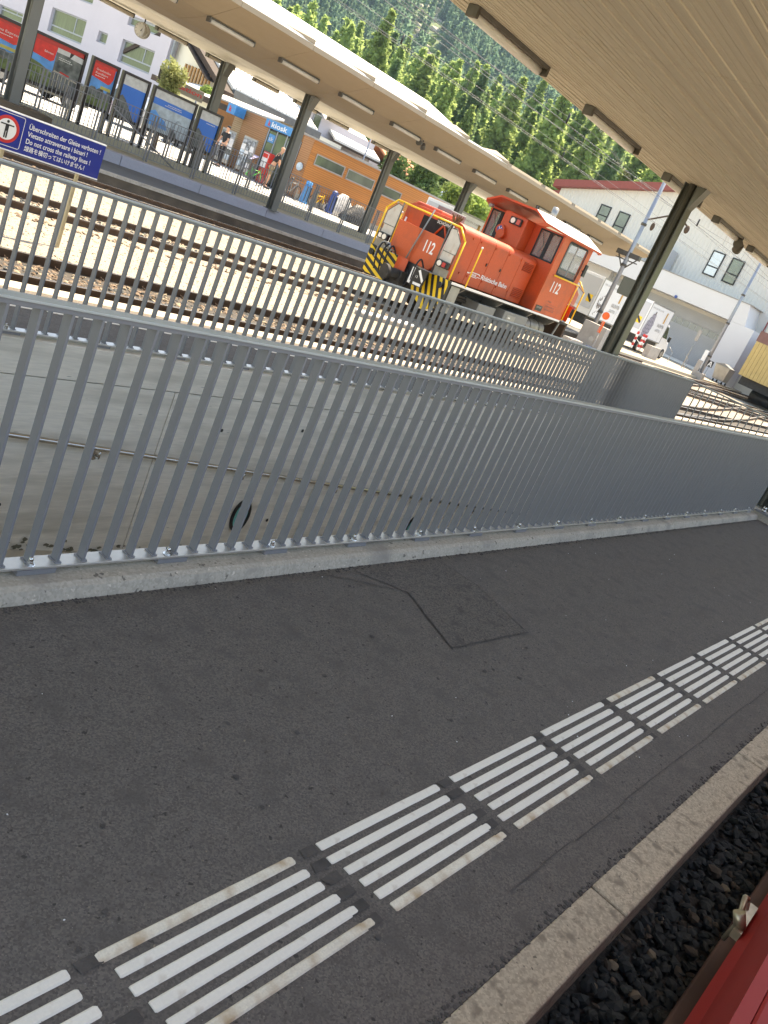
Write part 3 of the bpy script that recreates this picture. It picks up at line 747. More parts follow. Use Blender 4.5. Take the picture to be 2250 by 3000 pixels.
# far platform railing: thin bars in framed panels between posts
fr = thing('far_railing', (18, 21.62, .25), 'long thin-bar grey railing on the far platform in front of the kiosk', 'railing', 'thin bar railings on the far side')
fr2 = thing('far_railing', (18, 22.7, .66), 'second thin-bar railing on the ramp wall behind the far platform', 'railing', 'thin bar railings on the far side')
def thin_rail(root, y, z0, z1, xs, mat):
    box('top_rail', mat, xs[0], xs[-1], y-.02, y+.02, z1-.02, z1, root)
    box('bottom_rail', mat, xs[0], xs[-1], y-.012, y+.012, z0+.08, z0+.095, root)
    pp = bpr = None
    for a, b in zip(xs[:-1], xs[1:]):
        for q in (a, a+.10):
            if pp is None: pp = box('post', mat, q-.016, q+.016, y-.024, y+.024, z0, z1-.021, root); pa = q
            else: dup(pp, (q-pa, 0, 0))
        q = a+.2
        while q < b-.04:
            if bpr is None: bpr = box('bar', mat, q-.0055, q+.0055, y-.006, y+.006, z0+.096, z1-.021, root); ba = q
            else: dup(bpr, (q-ba, 0, 0))
            q += .115
posts = [11.9+1.66*k for k in range(-2, 16)]
thin_rail(fr, 21.62, .27, 1.5, posts, M['rail_far'])
thin_rail(fr2, 22.72, .46, 1.30, [11.6+1.66*k for k in range(0, 8)], M['rail_far'])
MB().cyl((13.9, 21.55, 1.27), (16.2, 21.55, .35), .02, 8).build('brace', M['rail_far'], fr)

# columns of the far canopy, two rows
for k, (xx, yy, zt, lab) in enumerate(((11.05, 21.1, 3.80, 'grey steel column of the far canopy at the left edge beside the posters'), (19.72, 21.05, 3.78, 'grey steel column of the far canopy in front of the kiosk sign'), (28.95, 21.05, 3.80, 'grey steel column of the far canopy just behind the locomotive bonnet'), (18.98, 24.3, 3.74, 'slimmer grey column of the far canopy behind the last small poster'), (27.85, 24.3, 3.74, 'slimmer grey column of the far canopy in front of the wooden wall'), (10.4, 24.3, 3.74, 'slimmer grey column of the far canopy out of frame at the left'), (38.1, 21.05, 3.8, 'farthest grey column of the far canopy behind the locomotive cab'))):
    column(xx, yy, zt, .26, .27, .24, M['column_far'], lab, 'grey columns of the far canopy', haunch=-1)
box('column_block', M['plat_wall'], 10.4, 11.9, 20.7, 21.5, .262, .52, farplat, .01)

# far canopy: butterfly concrete shells, hump of pale roof sheet on top
fc = thing('far_canopy', (25, 21, 3.8), 'long thin concrete canopy over the far platform with pale roof hump', 'canopy')
bx_ = [4.6, 6.9, 9.3, 11.75, 14.2, 16.7, 19.2, 21.75, 24.2, 26.85, 29.5, 32.15, 34.75, 37.0, 39.2, 41.3]
for a, b in zip(bx_[:-1], bx_[1:]):
    N = 10; secs = []
    for k in range(N+1):
        u = k/N; xx = a+.006+(b-a-.012)*u
        bow = .05*math.sin(math.pi*u); sag = .05*math.sin(math.pi*u)
        pr = [(18.3-bow, 4.50), (19.3, 4.09), (20.4, 3.83+sag*.3), (21.1, 3.77), (22.0, 3.80+sag*1.4), (23.6, 3.84+sag*1.6), (25.0, 3.78), (25.05, 3.90), (22.5, 4.05), (20.0, 4.2), (18.3-bow, 4.62)]
        secs.append([(xx, y, z) for y, z in pr])
    mb = MB(); m_ = len(secs[0])
    for k in range(N):
        for q in range(m_):
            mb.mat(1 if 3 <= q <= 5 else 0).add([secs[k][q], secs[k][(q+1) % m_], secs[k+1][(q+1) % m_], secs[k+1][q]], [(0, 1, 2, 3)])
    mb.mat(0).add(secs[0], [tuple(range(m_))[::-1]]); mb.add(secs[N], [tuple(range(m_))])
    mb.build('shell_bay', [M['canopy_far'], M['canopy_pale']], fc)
    # roof sheet over the bay, sloping up away from the edge
    hmp = 5.33 if b < 25 else 4.95
    if a < 25:
        MB().prism([(a+.01, 18.34, 4.625), (a+.01, 18.36, 4.68), (a+.01, 20.5, hmp), (a+.01, 22.6, hmp-.12), (a+.01, 22.6, 4.1)], (b-a-.02, 0, 0)).build('roof_sheet', M['roof_white'], fc)
        MB().prism([(a+.9*(b-a)-1.3, 18.5, 4.70), (b-.03, 18.31, 4.64), (b-.03, 18.31, 4.74), (b-.03, 19.0, 4.93)], (.03, 0, 0)).build('shade_wedge', M['canopy_far'], fc)  # tan wedge standing in for the shaded bit at each bay joint
    else:
        MB().prism([(a+.3, 18.36, 4.625), (a+.35, 18.40, 4.72), (a+.4, 19.4, 4.85), (a+.4, 20.5, 4.6), (a+.3, 20.5, 4.2)], (b-a-.34, 0, 0)).build('roof_cap', M['canopy_far'], fc)
cx = 14.16-2.455*3
names = ['out of frame far left', 'out of frame near the top edge', 'cut by the top edge', 'first in full view', 'second in full view', 'third, above the kiosk sign', 'fourth, left of the small loudspeakers', 'fifth, right of the small loudspeakers', 'sixth, left of the locomotive cab roof', 'seventh, behind the locomotive cab roof', 'eighth, right of the locomotive exhaust', 'ninth', 'tenth, farthest in view']
for k in range(13):
    lamp(cx+2.455*k, 19.3, 4.085, 1.5, 'tube light under the far canopy, track side, '+names[k], 'tube lights under the far canopy', tube_side=-1)
for k, xx in enumerate((14.6, 16.55, 18.5, 20.52, 22.5, 24.3, 27.0)):
    lamp(xx, 24.75, 3.76, 1.15, 'small street-side tube light of the far canopy, '+['left of the clock', 'right of the clock', 'above the chalet gable', 'above the pale tiled roof', 'left of the kiosk column top', 'right of the kiosk column top', 'farthest one above the wooden wall'][k], 'street side lights under the far canopy', tube_side=-1)
speakers(23.35, 19.35, 4.11, 'pair of small loudspeakers under the far canopy above the forest edge')
speakers(35.9, 19.35, 4.11, 'small loudspeakers under the far canopy behind the locomotive roof')

# station clock
ck = thing('station_clock', (16.2, 24.8, 3.5), 'round white-faced station clock hanging from the far canopy, top left', 'clock')
MB().cyl((16.2-.07, 24.8, 3.46), (16.2+.07, 24.8, 3.46), .20, 32).build('case', M['trim'], ck)
d_ = Vector((-.80, -.60, 0)).normalized()
fcx = Vector((16.2, 24.8, 3.46))
ck.rotation_euler = (0, 0, 0)
rr_ = Vector((.60, -.80, 0)); uu = Vector((0, 0, 1))
def disc(c, rv, uv, r, n=32): return [c+rv*r*math.cos(2*math.pi*i/n)+uv*r*math.sin(2*math.pi*i/n) for i in range(n)]
MB().cyl(fcx-d_*.06, fcx+d_*.09, .215, 32).build('drum', M['trim'], ck)
MB().poly(disc(fcx+d_*.093, rr_, uu, .195)).build('dial', M['clock_face'], ck)
tk = MB()
for i in range(12):
    a = 2*math.pi*i/12; u = rr_*math.sin(a)+uu*math.cos(a); w = rr_*math.cos(a)-uu*math.sin(a)
    c0 = fcx+d_*.096
    tk.poly([c0+u*.155-w*.006, c0+u*.185-w*.006, c0+u*.185+w*.006, c0+u*.155+w*.006])
tk.build('hour_marks', M['black'], ck)
for a, L, w_, nm in ((2*math.pi*(12.6)/12, .10, .010, 'hour_hand'), (2*math.pi*36/60*0+2*math.pi*6.5/60, .155, .008, 'minute_hand')):
    u = rr_*math.sin(a)+uu*math.cos(a); w = rr_*math.cos(a)-uu*math.sin(a); c0 = fcx+d_*.099
    MB().poly([c0-u*.04-w*w_, c0+u*L-w*w_*.6, c0+u*L+w*w_*.6, c0-u*.04+w*w_]).build(nm, M['black'], ck)
MB().cyl((16.2, 24.8, 3.66), (16.2, 24.8, 3.78), .018, 8).build('hanger', M['black'], ck)

# ---------------------------------------------------------------- warning sign by the tracks
CAM_SCALE, CAM_SCALE_DZ = 1., 0.
sg = thing('warning_sign', (5.9, 11.3, -.47), 'long dark blue railway warning sign in four languages on two posts', 'sign')
SY = 11.30; nrm = Vector((0, -1, 0))
x0, x1, z0, z1 = 4.98, 7.33, .60, 1.055
MB().box(x0, x1, SY-.012, SY+.012, z0, z1).build('panel', M['blue_sign'], sg)
MB().box(x0, x1, SY-.02, SY+.02, z1, z1+.017).box(x0, x1, SY-.02, SY+.02, z0-.017, z0).build('edge_trim', M['sign_edge'], sg)
for px in (5.97, 7.05):
    box('post', M['sign_post'], px-.02, px+.02, SY+.013, SY+.053, -.47, z1-.05, sg)
y1_ = SY-.0135
# pictogram
pcx, pcz = 5.935, .835
for r_, mt, off in ((.168, M['sign_red'], 0), (.128, M['white_print'], .0015)):
    MB().poly([(pcx+r_*math.cos(t), y1_-off, pcz+r_*math.sin(t)) for t in [2*math.pi*i/40 for i in range(40)]]).build('pictogram_ring' if r_ > .15 else 'pictogram_disc', mt, sg)
yb = y1_-.003
mn = MB()
mn.poly([(pcx+.018*math.cos(t), yb, pcz+.095+.018*math.sin(t)) for t in [2*math.pi*i/16 for i in range(16)]])
for a, b, c, d in ((pcx-.088, pcx+.088, .048, .064), (pcx-.023, pcx+.023, -.022, .062), (pcx-.023, pcx-.004, -.105, -.02), (pcx+.004, pcx+.023, -.105, -.02)):
    mn.poly([(a, yb-.0005, pcz+c), (b, yb-.0005, pcz+c), (b, yb-.0005, pcz+d), (a, yb-.0005, pcz+d)])
mn.build('pictogram_figure', M['black'], sg)
def frame_line(x0, x1, z0, z1, w, y, r=.03):
    mb = MB(); n = 6; outer = []; inner = []
    for cx_, cz_, a0 in ((x1-r, z1-r, 0), (x0+r, z1-r, 90), (x0+r, z0+r, 180), (x1-r, z0+r, 270)):
        for k in range(n+1):
            a = R(a0+90*k/n); outer.append((cx_+r*math.cos(a), y, cz_+r*math.sin(a))); inner.append((cx_+(r-w)*math.cos(a), y, cz_+(r-w)*math.sin(a)))
    N = len(outer)
    for i in range(N): mb.poly([outer[i], outer[(i+1) % N], inner[(i+1) % N], inner[i]])
    return mb
frame_line(5.745, 6.15, .635, 1.035, .007, y1_).build('pictogram_frame', M['white_print'], sg)
RX, UZ = (1, 0, 0), (0, 0, 1)
for k, (s, zz, wd) in enumerate((('Überschreiten der Gleise verboten !', .925, 1.055), ('Vietato attraversare i binari !', .835, .875), ('Do not cross the railway lines !', .745, .945), ('線路を横切ってはいけません！', .655, .88))):
    text('lettering', s, M['white_print'], (6.215, y1_, zz), RX, UZ, .088 if k < 3 else .075, sg, width=wd, ext=.001, bold=.012)

# ---------------------------------------------------------------- posters behind the railing
CAM_SCALE, CAM_SCALE_DZ = 1.06, -.114
def poster(x0, x1, top, kind, label, n):
    y = 23.3; zb = .98; t = thing('poster_board', ((x0+x1)/2, y, .25), label, 'poster board', 'poster boards behind the far railing')
    MB().box(x0, x1, y-.06, y+.06, top-.07, top).box(x0, x1, y-.06, y+.06, zb, zb+.08).box(x0, x0+.07, y-.06, y+.06, zb+.08, top-.07).box(x1-.07, x1, y-.06, y+.06, zb+.08, top-.07).build('frame', M['poster_black'], t)
    box('back', M['poster_black'], x0+.07, x1-.07, y+.0, y+.05, zb+.08, top-.07, t)
    for q in (x0+.02, x1-.1): box('leg', M['poster_black'], q, q+.08, y-.04, y+.04, .26, zb, t)
    a, b, c, d = x0+.07, x1-.07, zb+.08, top-.07; H = d-c; W = b-a; yy = y-.012
    def sheet(nm, mat, pts, lay=0): MB().poly([(a+W*u, yy-.002*lay, c+H*v) for u, v in pts]).build(nm, mat, t)
    def ridge(base, amp, seed, nn=12):
        r_ = random.Random(seed); return [(1, 0), (1, base)]+[(1-(k+.5)/nn, base+amp*(r_.random()-.2)) for k in range(nn)]+[(0, base), (0, 0)]
    if kind == 'red':
        sheet('picture_sky', M['poster_sky'], [(0, 0), (1, 0), (1, 1), (0, 1)])
        sheet('picture_hills', M['poster_mount'], ridge(.36, .14, n)[::-1], 1)
        sheet('picture_meadow', M['poster_green'], ridge(.2, .06, n+9)[::-1], 2)
        sheet('red_header', M['poster_red'], [(0, .64), (.78, .57), (.86, .60), (.95, .72), (.95, .94), (0, .94)], 3)
        sheet('top_band', M['red'], [(0, .94), (1, .94), (1, 1), (0, 1)], 3)
        sheet('yellow_note', M['poster_yellow'], [(.5, .42), (.95, .42), (.95, .49), (.5, .49)], 4)
    elif kind == 'wide_red':
        sheet('picture_sky', M['poster_sky'], [(0, 0), (.46, 0), (.46, 1), (0, 1)])
        sheet('picture_meadow', M['poster_green'], [(0, 0), (.46, 0), (.46, .32), (.2, .42), (0, .46)], 1)
        sheet('red_header', M['poster_red'], [(0, .6), (.38, .55), (.44, .6), (.46, .9), (0, .9)], 2)
        sheet('picture_viaduct', M['poster_mount'], [(.46, 0), (1, 0), (1, .78), (.46, .82)], 1)
        sheet('pale_note', M['poster_pale'], [(.46, .80), (.72, .80), (.72, .9), (.46, .9)], 3)
        sheet('pale_note', M['poster_pale'], [(.74, .78), (1, .76), (1, .88), (.8, .9)], 3)
        sheet('top_band', M['red'], [(0, .9), (1, .9), (1, 1), (0, 1)], 2)
        for k in range(5): sheet('viaduct_pier', M['conc'], [(.5+k*.08, .05), (.52+k*.08, .05), (.52+k*.08, .36), (.5+k*.08, .36)], 3)
        sheet('viaduct_deck', M['conc'], [(.48, .36), (.98, .30), (.98, .33), (.48, .41)], 3)
        sheet('red_train', M['red'], [(.6, .395), (.8, .37), (.8, .40), (.6, .43)], 4)
    elif kind == 'blue':
        sheet('picture_sky', M['poster_blue'], [(0, 0), (1, 0), (1, .74), (0, .74)])
        sheet('white_header', M['poster_pale'], [(0, .74), (1, .74), (1, 1), (0, 1)], 1)
        sheet('blue_band', M['poster_blue'], [(0, .56), (1, .56), (1, .76), (0, .76)], 2)
        sheet('picture_rock', M['poster_mount'], [(0, 0), (.8, 0), (.55, .22), (.3, .42), (.12, .52), (0, .45)], 3)
    else:
        sheet('picture_sky', M['poster_snow'], [(0, 0), (1, 0), (1, 1), (0, 1)])
        sheet('white_header', M['poster_pale'], [(0, .8), (1, .8), (1, 1), (0, 1)], 1)
        sheet('blue_band', M['poster_blue'], [(0, .64), (1, .62), (1, .78), (0, .8)], 2)
        sheet('picture_hills', M['poster_sky'], [(0, .1), (.5, .1), (.42, .3), (.25, .38), (.12, .5), (0, .42)], 1)
        sheet('ibex_body', M['poster_mount'], [(.56, .0), (.78, .0), (.72, .12), (.66, .2), (.60, .16)], 3)
        hn = MB()
        for (r0, cx_, a0, a1) in ((.16, .78, 100, 178), (.13, .76, 80, 178)):
            for k in range(8):
                q0, q1 = R(a0+(a1-a0)*k/8), R(a0+(a1-a0)*(k+1)/8); wI = .022*(k+1)/8
                hn.poly([(a+W*(cx_+r0*math.cos(q)*1.0), yy-.008, c+H*(.18+(r0+o)*math.sin(q)*1.9)) for q, o in ((q0, 0), (q1, 0), (q1, wI), (q0, wI))])
        hn.build('ibex_horn', M['black'], t)
    return t, a, b, c, d, yy
pd = {}
for n, (a, b, tp, kd, lab) in enumerate(((10.95, 12.22, 2.21, 'red', 'red poster board with snowy mountains, cut by the left edge'), (12.33, 13.86, 2.24, 'wide_red', 'wide red poster board with a viaduct picture, half behind the grey column'), (14.03, 14.88, 2.25, 'red', 'red poster board with a green valley, right of the viaduct one'), (15.0, 15.92, 2.24, 'blue', 'narrow blue poster board with a rocky peak'), (16.06, 17.66, 2.23, 'ibex', 'wide pale blue poster board showing ibex horns'), (17.77, 18.68, 2.22, 'blue2', 'last small blue poster board, next to the kiosk cube sign'))):
    t, x0_, x1_, c_, d_2, yy = poster(a, b, tp, 'blue' if kd == 'blue2' else kd, lab, n)
    pd[n] = (t, x0_, x1_, c_, d_2, yy)
def ptext(n, s, u, v, w, h, mat=None):
    t, a, b, c, d, yy = pd[n]
    text('lettering', s, mat or M['white_print'], (a+(b-a)*u, yy-.009, c+(d-c)*v), RX, UZ, h, t, width=w*(b-a), ext=.001)
ptext(0, 'Bernina Express', .2, .76, .66, .085); ptext(1, 'fahrten', .22, .70, .18, .075)
ptext(2, 'Graubünden', .16, .80, .62, .075); ptext(2, 'Rundfahrt', .16, .72, .54, .075)
for n, u, v, w in ((1, .52, .70, .22), (1, .52, .66, .26), (4, .36, .72, .32), (4, .30, .68, .42), (5, .4, .70, .4), (0, .2, .70, .5), (2, .16, .67, .4)):
    t, a, b, c, d, yy = pd[n]; mb = MB(); r_ = random.Random(n); xx = a+(b-a)*u
    while xx < a+(b-a)*(u+w):
        q = r_.uniform(.02, .05); zz = c+(d-c)*v; mb.poly([(xx, yy-.011, zz), (xx+q, yy-.011, zz), (xx+q, yy-.011, zz+.018), (xx, yy-.011, zz+.018)]); xx += q+.014
    mb.build('fine_print', M['white_print'], t, kind='stuff')

# dark rear sign plate behind the posters, tall mast sign
rs = thing('sign_plate', (17.3, 26, .3), 'dark back of a square sign plate above the narrow blue poster', 'sign')
MB().box(17.95, 18.6, 26, 26.03, 2.35, 2.85).build('plate', M['lamp_house'], rs, .01); box('post', M['column_far'], 18.25, 18.31, 26.035, 26.09, .3, 2.85, rs)
# waste bin at the left edge
wb = thing('waste_bin', (10.2, 21.9, .26), 'brushed steel waste bin with black slot at the left edge', 'bin')
MB().cyl((10.15, 21.9, .40), (10.15, 21.9, 1.22), .19, 20).build('body', M['grey_metal'], wb)
box('lid', M['rail_foot'], 9.0, 11.0, 21.75, 22.1, 1.34, 1.37, wb); MB().box(10.02, 10.3, 21.69, 21.72, 1.10, 1.18).build('slot', M['black'], wb)
for q in (9.85, 10.45): box('leg', M['column_far'], q, q+.06, 21.8, 21.86, .26, 1.34, wb)

CAM_SCALE, CAM_SCALE_DZ = 1., 0.
# ================================================================ orange shunting locomotive
lo = thing('locomotive', (21.5, 13.9, ZR), 'orange diesel shunting locomotive number 112 standing behind the railings', 'locomotive')
CY = 13.9
def clip_poly(poly, a, b, c):
    """keep a*u+b*v<=c"""
    out = []
    for i in range(len(poly)):
        p, q = poly[i], poly[(i+1) % len(poly)]; fp, fq = a*p[0]+b*p[1]-c, a*q[0]+b*q[1]-c
        if fp <= 0: out.append(p)
        if (fp < 0 < fq) or (fq < 0 < fp): t = fp/(fp-fq); out.append((p[0]+t*(q[0]-p[0]), p[1]+t*(q[1]-p[1])))
    return out
def chevrons(poly, slope, w, f, off=0., mb=None):
    """parallel bands over polygon in (u,v); f maps (u,v) to 3d"""
    mb = mb or MB(); k = math.hypot(1, slope)
    vals = [v-slope*u for u, v in poly]; lo_, hi = min(vals), max(vals)
    s = lo_+off; step = 2*w*k
    while s < hi:
        p = clip_poly(clip_poly(poly, slope, -1, -s), -slope, 1, s+w*k)
        if len(p) > 2: mb.poly([f(*q) for q in p])
        s += step
    return mb
# frame and running board
box('main_frame', M['dirt_black'], 18.1, 24.95, 13.25, 14.55, .05, .70, lo)
box('running_board', M['dirt_black'], 18.05, 24.95, 12.58, 15.22, .70, .765, lo)
box('board_edge', M['white'], 18.1, 24.3, 12.545, 12.58, .735, .79, lo)
wm = None
for ax in (19.55, 23.15):
    for s in (-1, 1):
        y = CY+s*.535
        m = MB().cyl((ax, y-.06, ZR+.42), (ax, y+.06, ZR+.42), .42, 32).mat(1).cyl((ax, y-s*-.061-.01, ZR+.42), (ax, y+s*.09, ZR+.42), .33, 24).mat(0).cyl((ax, y-s*.06, ZR+.42), (ax, y-s*.085, ZR+.42), .455, 32).mat(1).cyl((ax, y, ZR+.42), (ax, y+s*.2, ZR+.42), .12, 16)
        m.build('wheel', [M['rail_rust'], M['dirt_black']], lo)
    MB().box(ax-.16, ax+.16, 13.05, 13.24, ZR+.25, ZR+.62).box(ax-.45, ax+.45, 13.08, 13.2, ZR+.66, ZR+.74).box(ax-.35, ax+.35, 13.09, 13.19, ZR+.75, ZR+.82).build('axle_box', M['dirt_black'], lo, .01)
# tool boxes and tanks under the board
b1 = box('equipment_box', M['grey_box'], 19.95, 20.85, 12.68, 13.2, .02, .50, lo, .015)
box('latch', M['brass'], 20.55, 20.62, 12.66, 12.68, .2, .3, b1)
b2 = box('equipment_box', M['grey_box'], 21.25, 22.6, 12.62, 13.2, .06, .55, lo, .015)
box('panel', M['grey_metal'], 21.42, 21.9, 12.61, 12.62, .14, .46, b2); box('label', M['white'], 21.5, 21.62, 12.606, 12.61, .36, .40, b2); box('label', M['white'], 21.5, 21.66, 12.606, 12.61, .24, .28, b2)
tk_ = MB().cyl((22.68, 12.90, .30), (23.85, 12.90, .30), .25, 28).build('air_tank', M['tank'], lo, .02)
for q in (22.95, 23.5): MB().cyl((q, 12.90, .30), (q+.03, 12.90, .30), .256, 28).build('tank_strap', M['dirt_black'], tk_)
for q in (18.9, 20.9, 22.65, 24.1): MB().prism([(q, 12.6, .70), (q, 13.25, .70), (q, 13.25, .35), (q, 12.75, .55)], (.05, 0, 0)).build('bracket', M['grey_metal'], lo)
MB().prism([(24.45, 12.6, .74), (24.45, 12.64, .74), (24.25, 12.64, -.05), (24.25, 12.6, -.05)], (.05, 0, 0)).build('step_bar', M['grey_metal'], lo)
MB().box(18.35, 18.75, 12.62, 12.66, .0, .70).box(18.35, 18.75, 12.62, 12.85, .16, .19).build('step', M['grey_metal'], lo)
rh = MB().box(24.95, 25.06, 12.62, 15.18, .02, .74).build('rear_headstock', M['rail_rust'], lo, .02)
for yy in (12.95, 14.85): MB().cyl((25.05, yy, .40), (25.14, yy, .40), .08, 14).build('buffer', M['rail_rust'], rh)
# front headstock with yellow and black hazard stripes, plough-shaped lower edge
FX = 17.97
hp = [(12.47, .80), (12.47, .30), (12.62, .02), (12.95, -.12), (13.35, .10), (13.55, .28), (14.25, .28), (14.45, .08), (15.2, .08), (15.24, .80)]
MB().prism([(FX, y, z) for y, z in hp], (.10, 0, 0)).build('headstock', M['black'], lo)
near = [(12.47, .80), (12.47, .30), (12.62, .02), (12.95, -.12), (13.35, .10), (13.55, .28), (13.55, .80)]
farp = [(14.05, .80), (14.05, .28), (14.25, .28), (14.45, .08), (15.2, .08), (15.24, .80)]
f_ = lambda u, v: (FX-.004, u, v)
chevrons(near, 2.6, .085, f_, .12).build('hazard_stripe', M['yellow'], lo)
chevrons(farp, .42, .085, f_, .05).build('hazard_stripe', M['yellow'], lo)
# coupler and hoses
cp = MB().box(17.72, FX-.005, 13.74, 14.06, .22, .52).mat(0).cyl((17.72, 13.9, .40), (17.42, 13.98, .38), .13, 16).cyl((17.42, 13.98, .38), (17.33, 14.0, .37), .19, 18)
cp.build('coupler', M['dirt_black'], lo, .008)
MB().cyl((FX-.02, 13.9, .37), (FX-.05, 13.9, .37), .26, 24).build('coupler_flange', M['black'], lo)
def hose(pts, r=.022, mat='black'):
    # smooth catmull curve
    P = [Vector(p) for p in pts]; P = [P[0]]+P+[P[-1]]; out = []
    for i in range(1, len(P)-2):
        for k in range(5):
            t = k/5; out.append(.5*((2*P[i])+(-P[i-1]+P[i+1])*t+(2*P[i-1]-5*P[i]+4*P[i+1]-P[i+2])*t*t+(-P[i-1]+3*P[i]-3*P[i+1]+P[i+2])*t**3))
    out.append(P[-2]); MB().tube(out, r, 6).build('hose', M[mat], lo)
for yy, s in ((14.62, 1), (14.45, 1.1), (14.30, .9), (13.32, .9)):
    hose([(17.9, yy, .82), (17.72, yy+.02, .98), (17.62, yy+.03, .82), (17.66, yy+.05, .5*s), (17.75, yy+.06, .28)])
hose([(17.85, 14.5, .86), (17.7, 14.6, 1.0), (17.66, 14.72, .86), (17.7, 14.76, .55)], .018, 'grey_metal')
MB().ball((17.75, 14.5, .97), .06).ball((17.72, 14.42, .93), .045).box(17.7, 17.8, 14.3, 14.6, .86, .90).build('hose_valve', M['grey_metal'], lo)
for yy in (12.66, 15.08): MB().cyl((FX, yy, .62), (FX-.07, yy, .62), .055, 12).cyl((FX-.07, yy, .62), (FX-.09, yy, .62), .08, 14).build('socket', M['rubber'], lo)
# folding step plate with white bars and number 13
pA, pB, pC, pD = Vector((17.62, 13.44, .77)), Vector((17.62, 12.92, .80)), Vector((17.66, 12.98, .36)), Vector((17.66, 13.46, .33))
MB().hexa([pD, pC, pC+Vector((.03, 0, 0)), pD+Vector((.03, 0, 0)), pA, pB, pB+Vector((.03, 0, 0)), pA+Vector((.03, 0, 0))]).build('coupler_plate', M['black'], lo)
def onp(u, v, o=.004): p = (pD.lerp(pC, u)).lerp(pA.lerp(pB, u), v); return (p.x-o, p.y, p.z)
for bb in (((.02, .06), (.20, .04), (.24, .96), (.06, .96)), ((.45, .86), (.55, .95), (.95, .42), (.92, .25)), ((.40, .06), (.92, .04), (.90, .20), (.38, .20))):
    MB().poly([onp(*q) for q in bb]).build('white_bar', M['white'], lo)
text('lettering', '13', M['white_print'], onp(.42, .45, .006), (0, -1, 0), (0, 0, 1), .09, lo)
MB().box(17.68, 18.0, 12.9, 13.42, .785, .80).build('step_plate', M['grey_metal'], lo)
# front shield: orange plates, side wind guards, lights, yellow tube frame
MB().prism([(18.0, 14.69, 1.645), (18.0, 13.93, 1.645), (18.0, 13.93, .80), (18.0, 14.66, .84)], (.04, 0, 0)).build('front_plate', M['orange_side'], lo, .006)
MB().prism([(18.0, 13.92, 1.645), (18.0, 13.14, 1.645), (18.0, 13.13, .96), (18.0, 13.25, .80), (18.0, 13.92, .80)], (.04, 0, 0)).build('front_plate', M['orange_side'], lo, .006)
text('lettering', '112', M['white_print'], (17.998, 13.62, 1.18), (0, -1, 0), (0, 0, 1), .40, lo, width=.32, ext=.003, bold=.02)
MB().cyl((17.99, 14.72, .8), (17.99, 14.72, 2.05), .018, 8).cyl((17.99, 13.11, .8), (17.99, 13.11, 2.05), .018, 8).build('guard_post', M['column'], lo)
MB().tube([(18.02, 15.24, .8), (18.02, 15.24, 1.78), (18.02, 14.96, 2.05), (18.02, 12.82, 2.05), (18.02, 12.54, 1.78), (18.02, 12.54, .8)], .023, 10).build('yellow_frame', M['yellow_rail'], lo)
for s, ya in ((-1, 13.08), (1, 14.76)):
    yb = ya+s*.42
    MB().prism([(18.03, ya, 1.40), (18.03, ya, 1.93), (18.03, ya+s*.16, 1.96), (18.03, yb, 1.70), (18.03, yb, 1.40)], (.012, 0, 0)).build('wind_guard', M['translucent'], lo)
    MB().prism([(18.03, ya, 1.18), (18.03, ya, 1.385), (18.03, yb-s*.05, 1.385), (18.03, yb-s*.05, 1.18)], (.012, 0, 0)).build('wind_guard', M['translucent'], lo)
    MB().box(18.02, 18.05, min(ya, yb), max(ya, yb), 1.385, 1.40).box(18.02, 18.05, min(ya, yb), max(ya, yb), 1.165, 1.18).tube([(18.03, yb, 1.18), (18.03, yb, 1.71), (18.03, ya+s*.16, 1.98), (18.03, ya, 1.95)], .012, 6).build('guard_frame', M['column'], lo)
    box('lamp_panel', M['tank'], 18.0, 18.04, min(ya, yb), max(ya, yb), .80, 1.0, lo)
    lb = MB().box(17.93, 18.05, min(ya+s*.03, yb-s*.04), max(ya+s*.03, yb-s*.04), 1.005, 1.165).build('headlight', M['black'], lo, .015)
    MB().cyl((17.928, ya+s*.13, 1.085), (17.915, ya+s*.13, 1.085), .068, 20).build('lens', M['lens'], lb)
    MB().box(17.915, 17.93, min(ya+s*.23, ya+s*.33), max(ya+s*.23, ya+s*.33), 1.03, 1.14).build('tail_lens', M['redlens'] if s < 0 else M['lens'], lb)
for x_, y_, z_ in ((18.75, 12.5, 1.79), (18.75, 15.3, 1.79)):
    MB().cyl((x_, y_, .77), (x_, y_, z_), .018, 8).build('grab_pole', M['yellow_rail'], lo); MB().ball((x_, y_, z_+.02), .03).build('pole_tip', M['white'], lo)
MB().tube([(18.6, 14.95, .8), (18.6, 14.95, 1.62), (18.9, 14.95, 1.70), (18.9, 14.95, .8)], .018, 8).build('grab_rail', M['yellow_rail'], lo)
# bonnet: profile extruded along x
def hood_prof(z0=.79):
    P = [(12.95, z0), (12.95, 1.98)]
    for k in range(1, 7):
        a = R(15*k); P.append((12.95+.34*(1-math.cos(a)), 1.98+.17*math.sin(a)))
    P2 = [(2*CY-y, z) for y, z in reversed(P)]
    return P+P2
hpf = hood_prof()
for a, b in zip((18.45, 19.2, 20.0, 20.72, 21.47), (19.19, 19.99, 20.71, 21.46, 22.3)):
    MB().prism([(a, y, z) for y, z in hpf], (b-a, 0, 0)).build('bonnet_section', M['orange'], lo, .012)
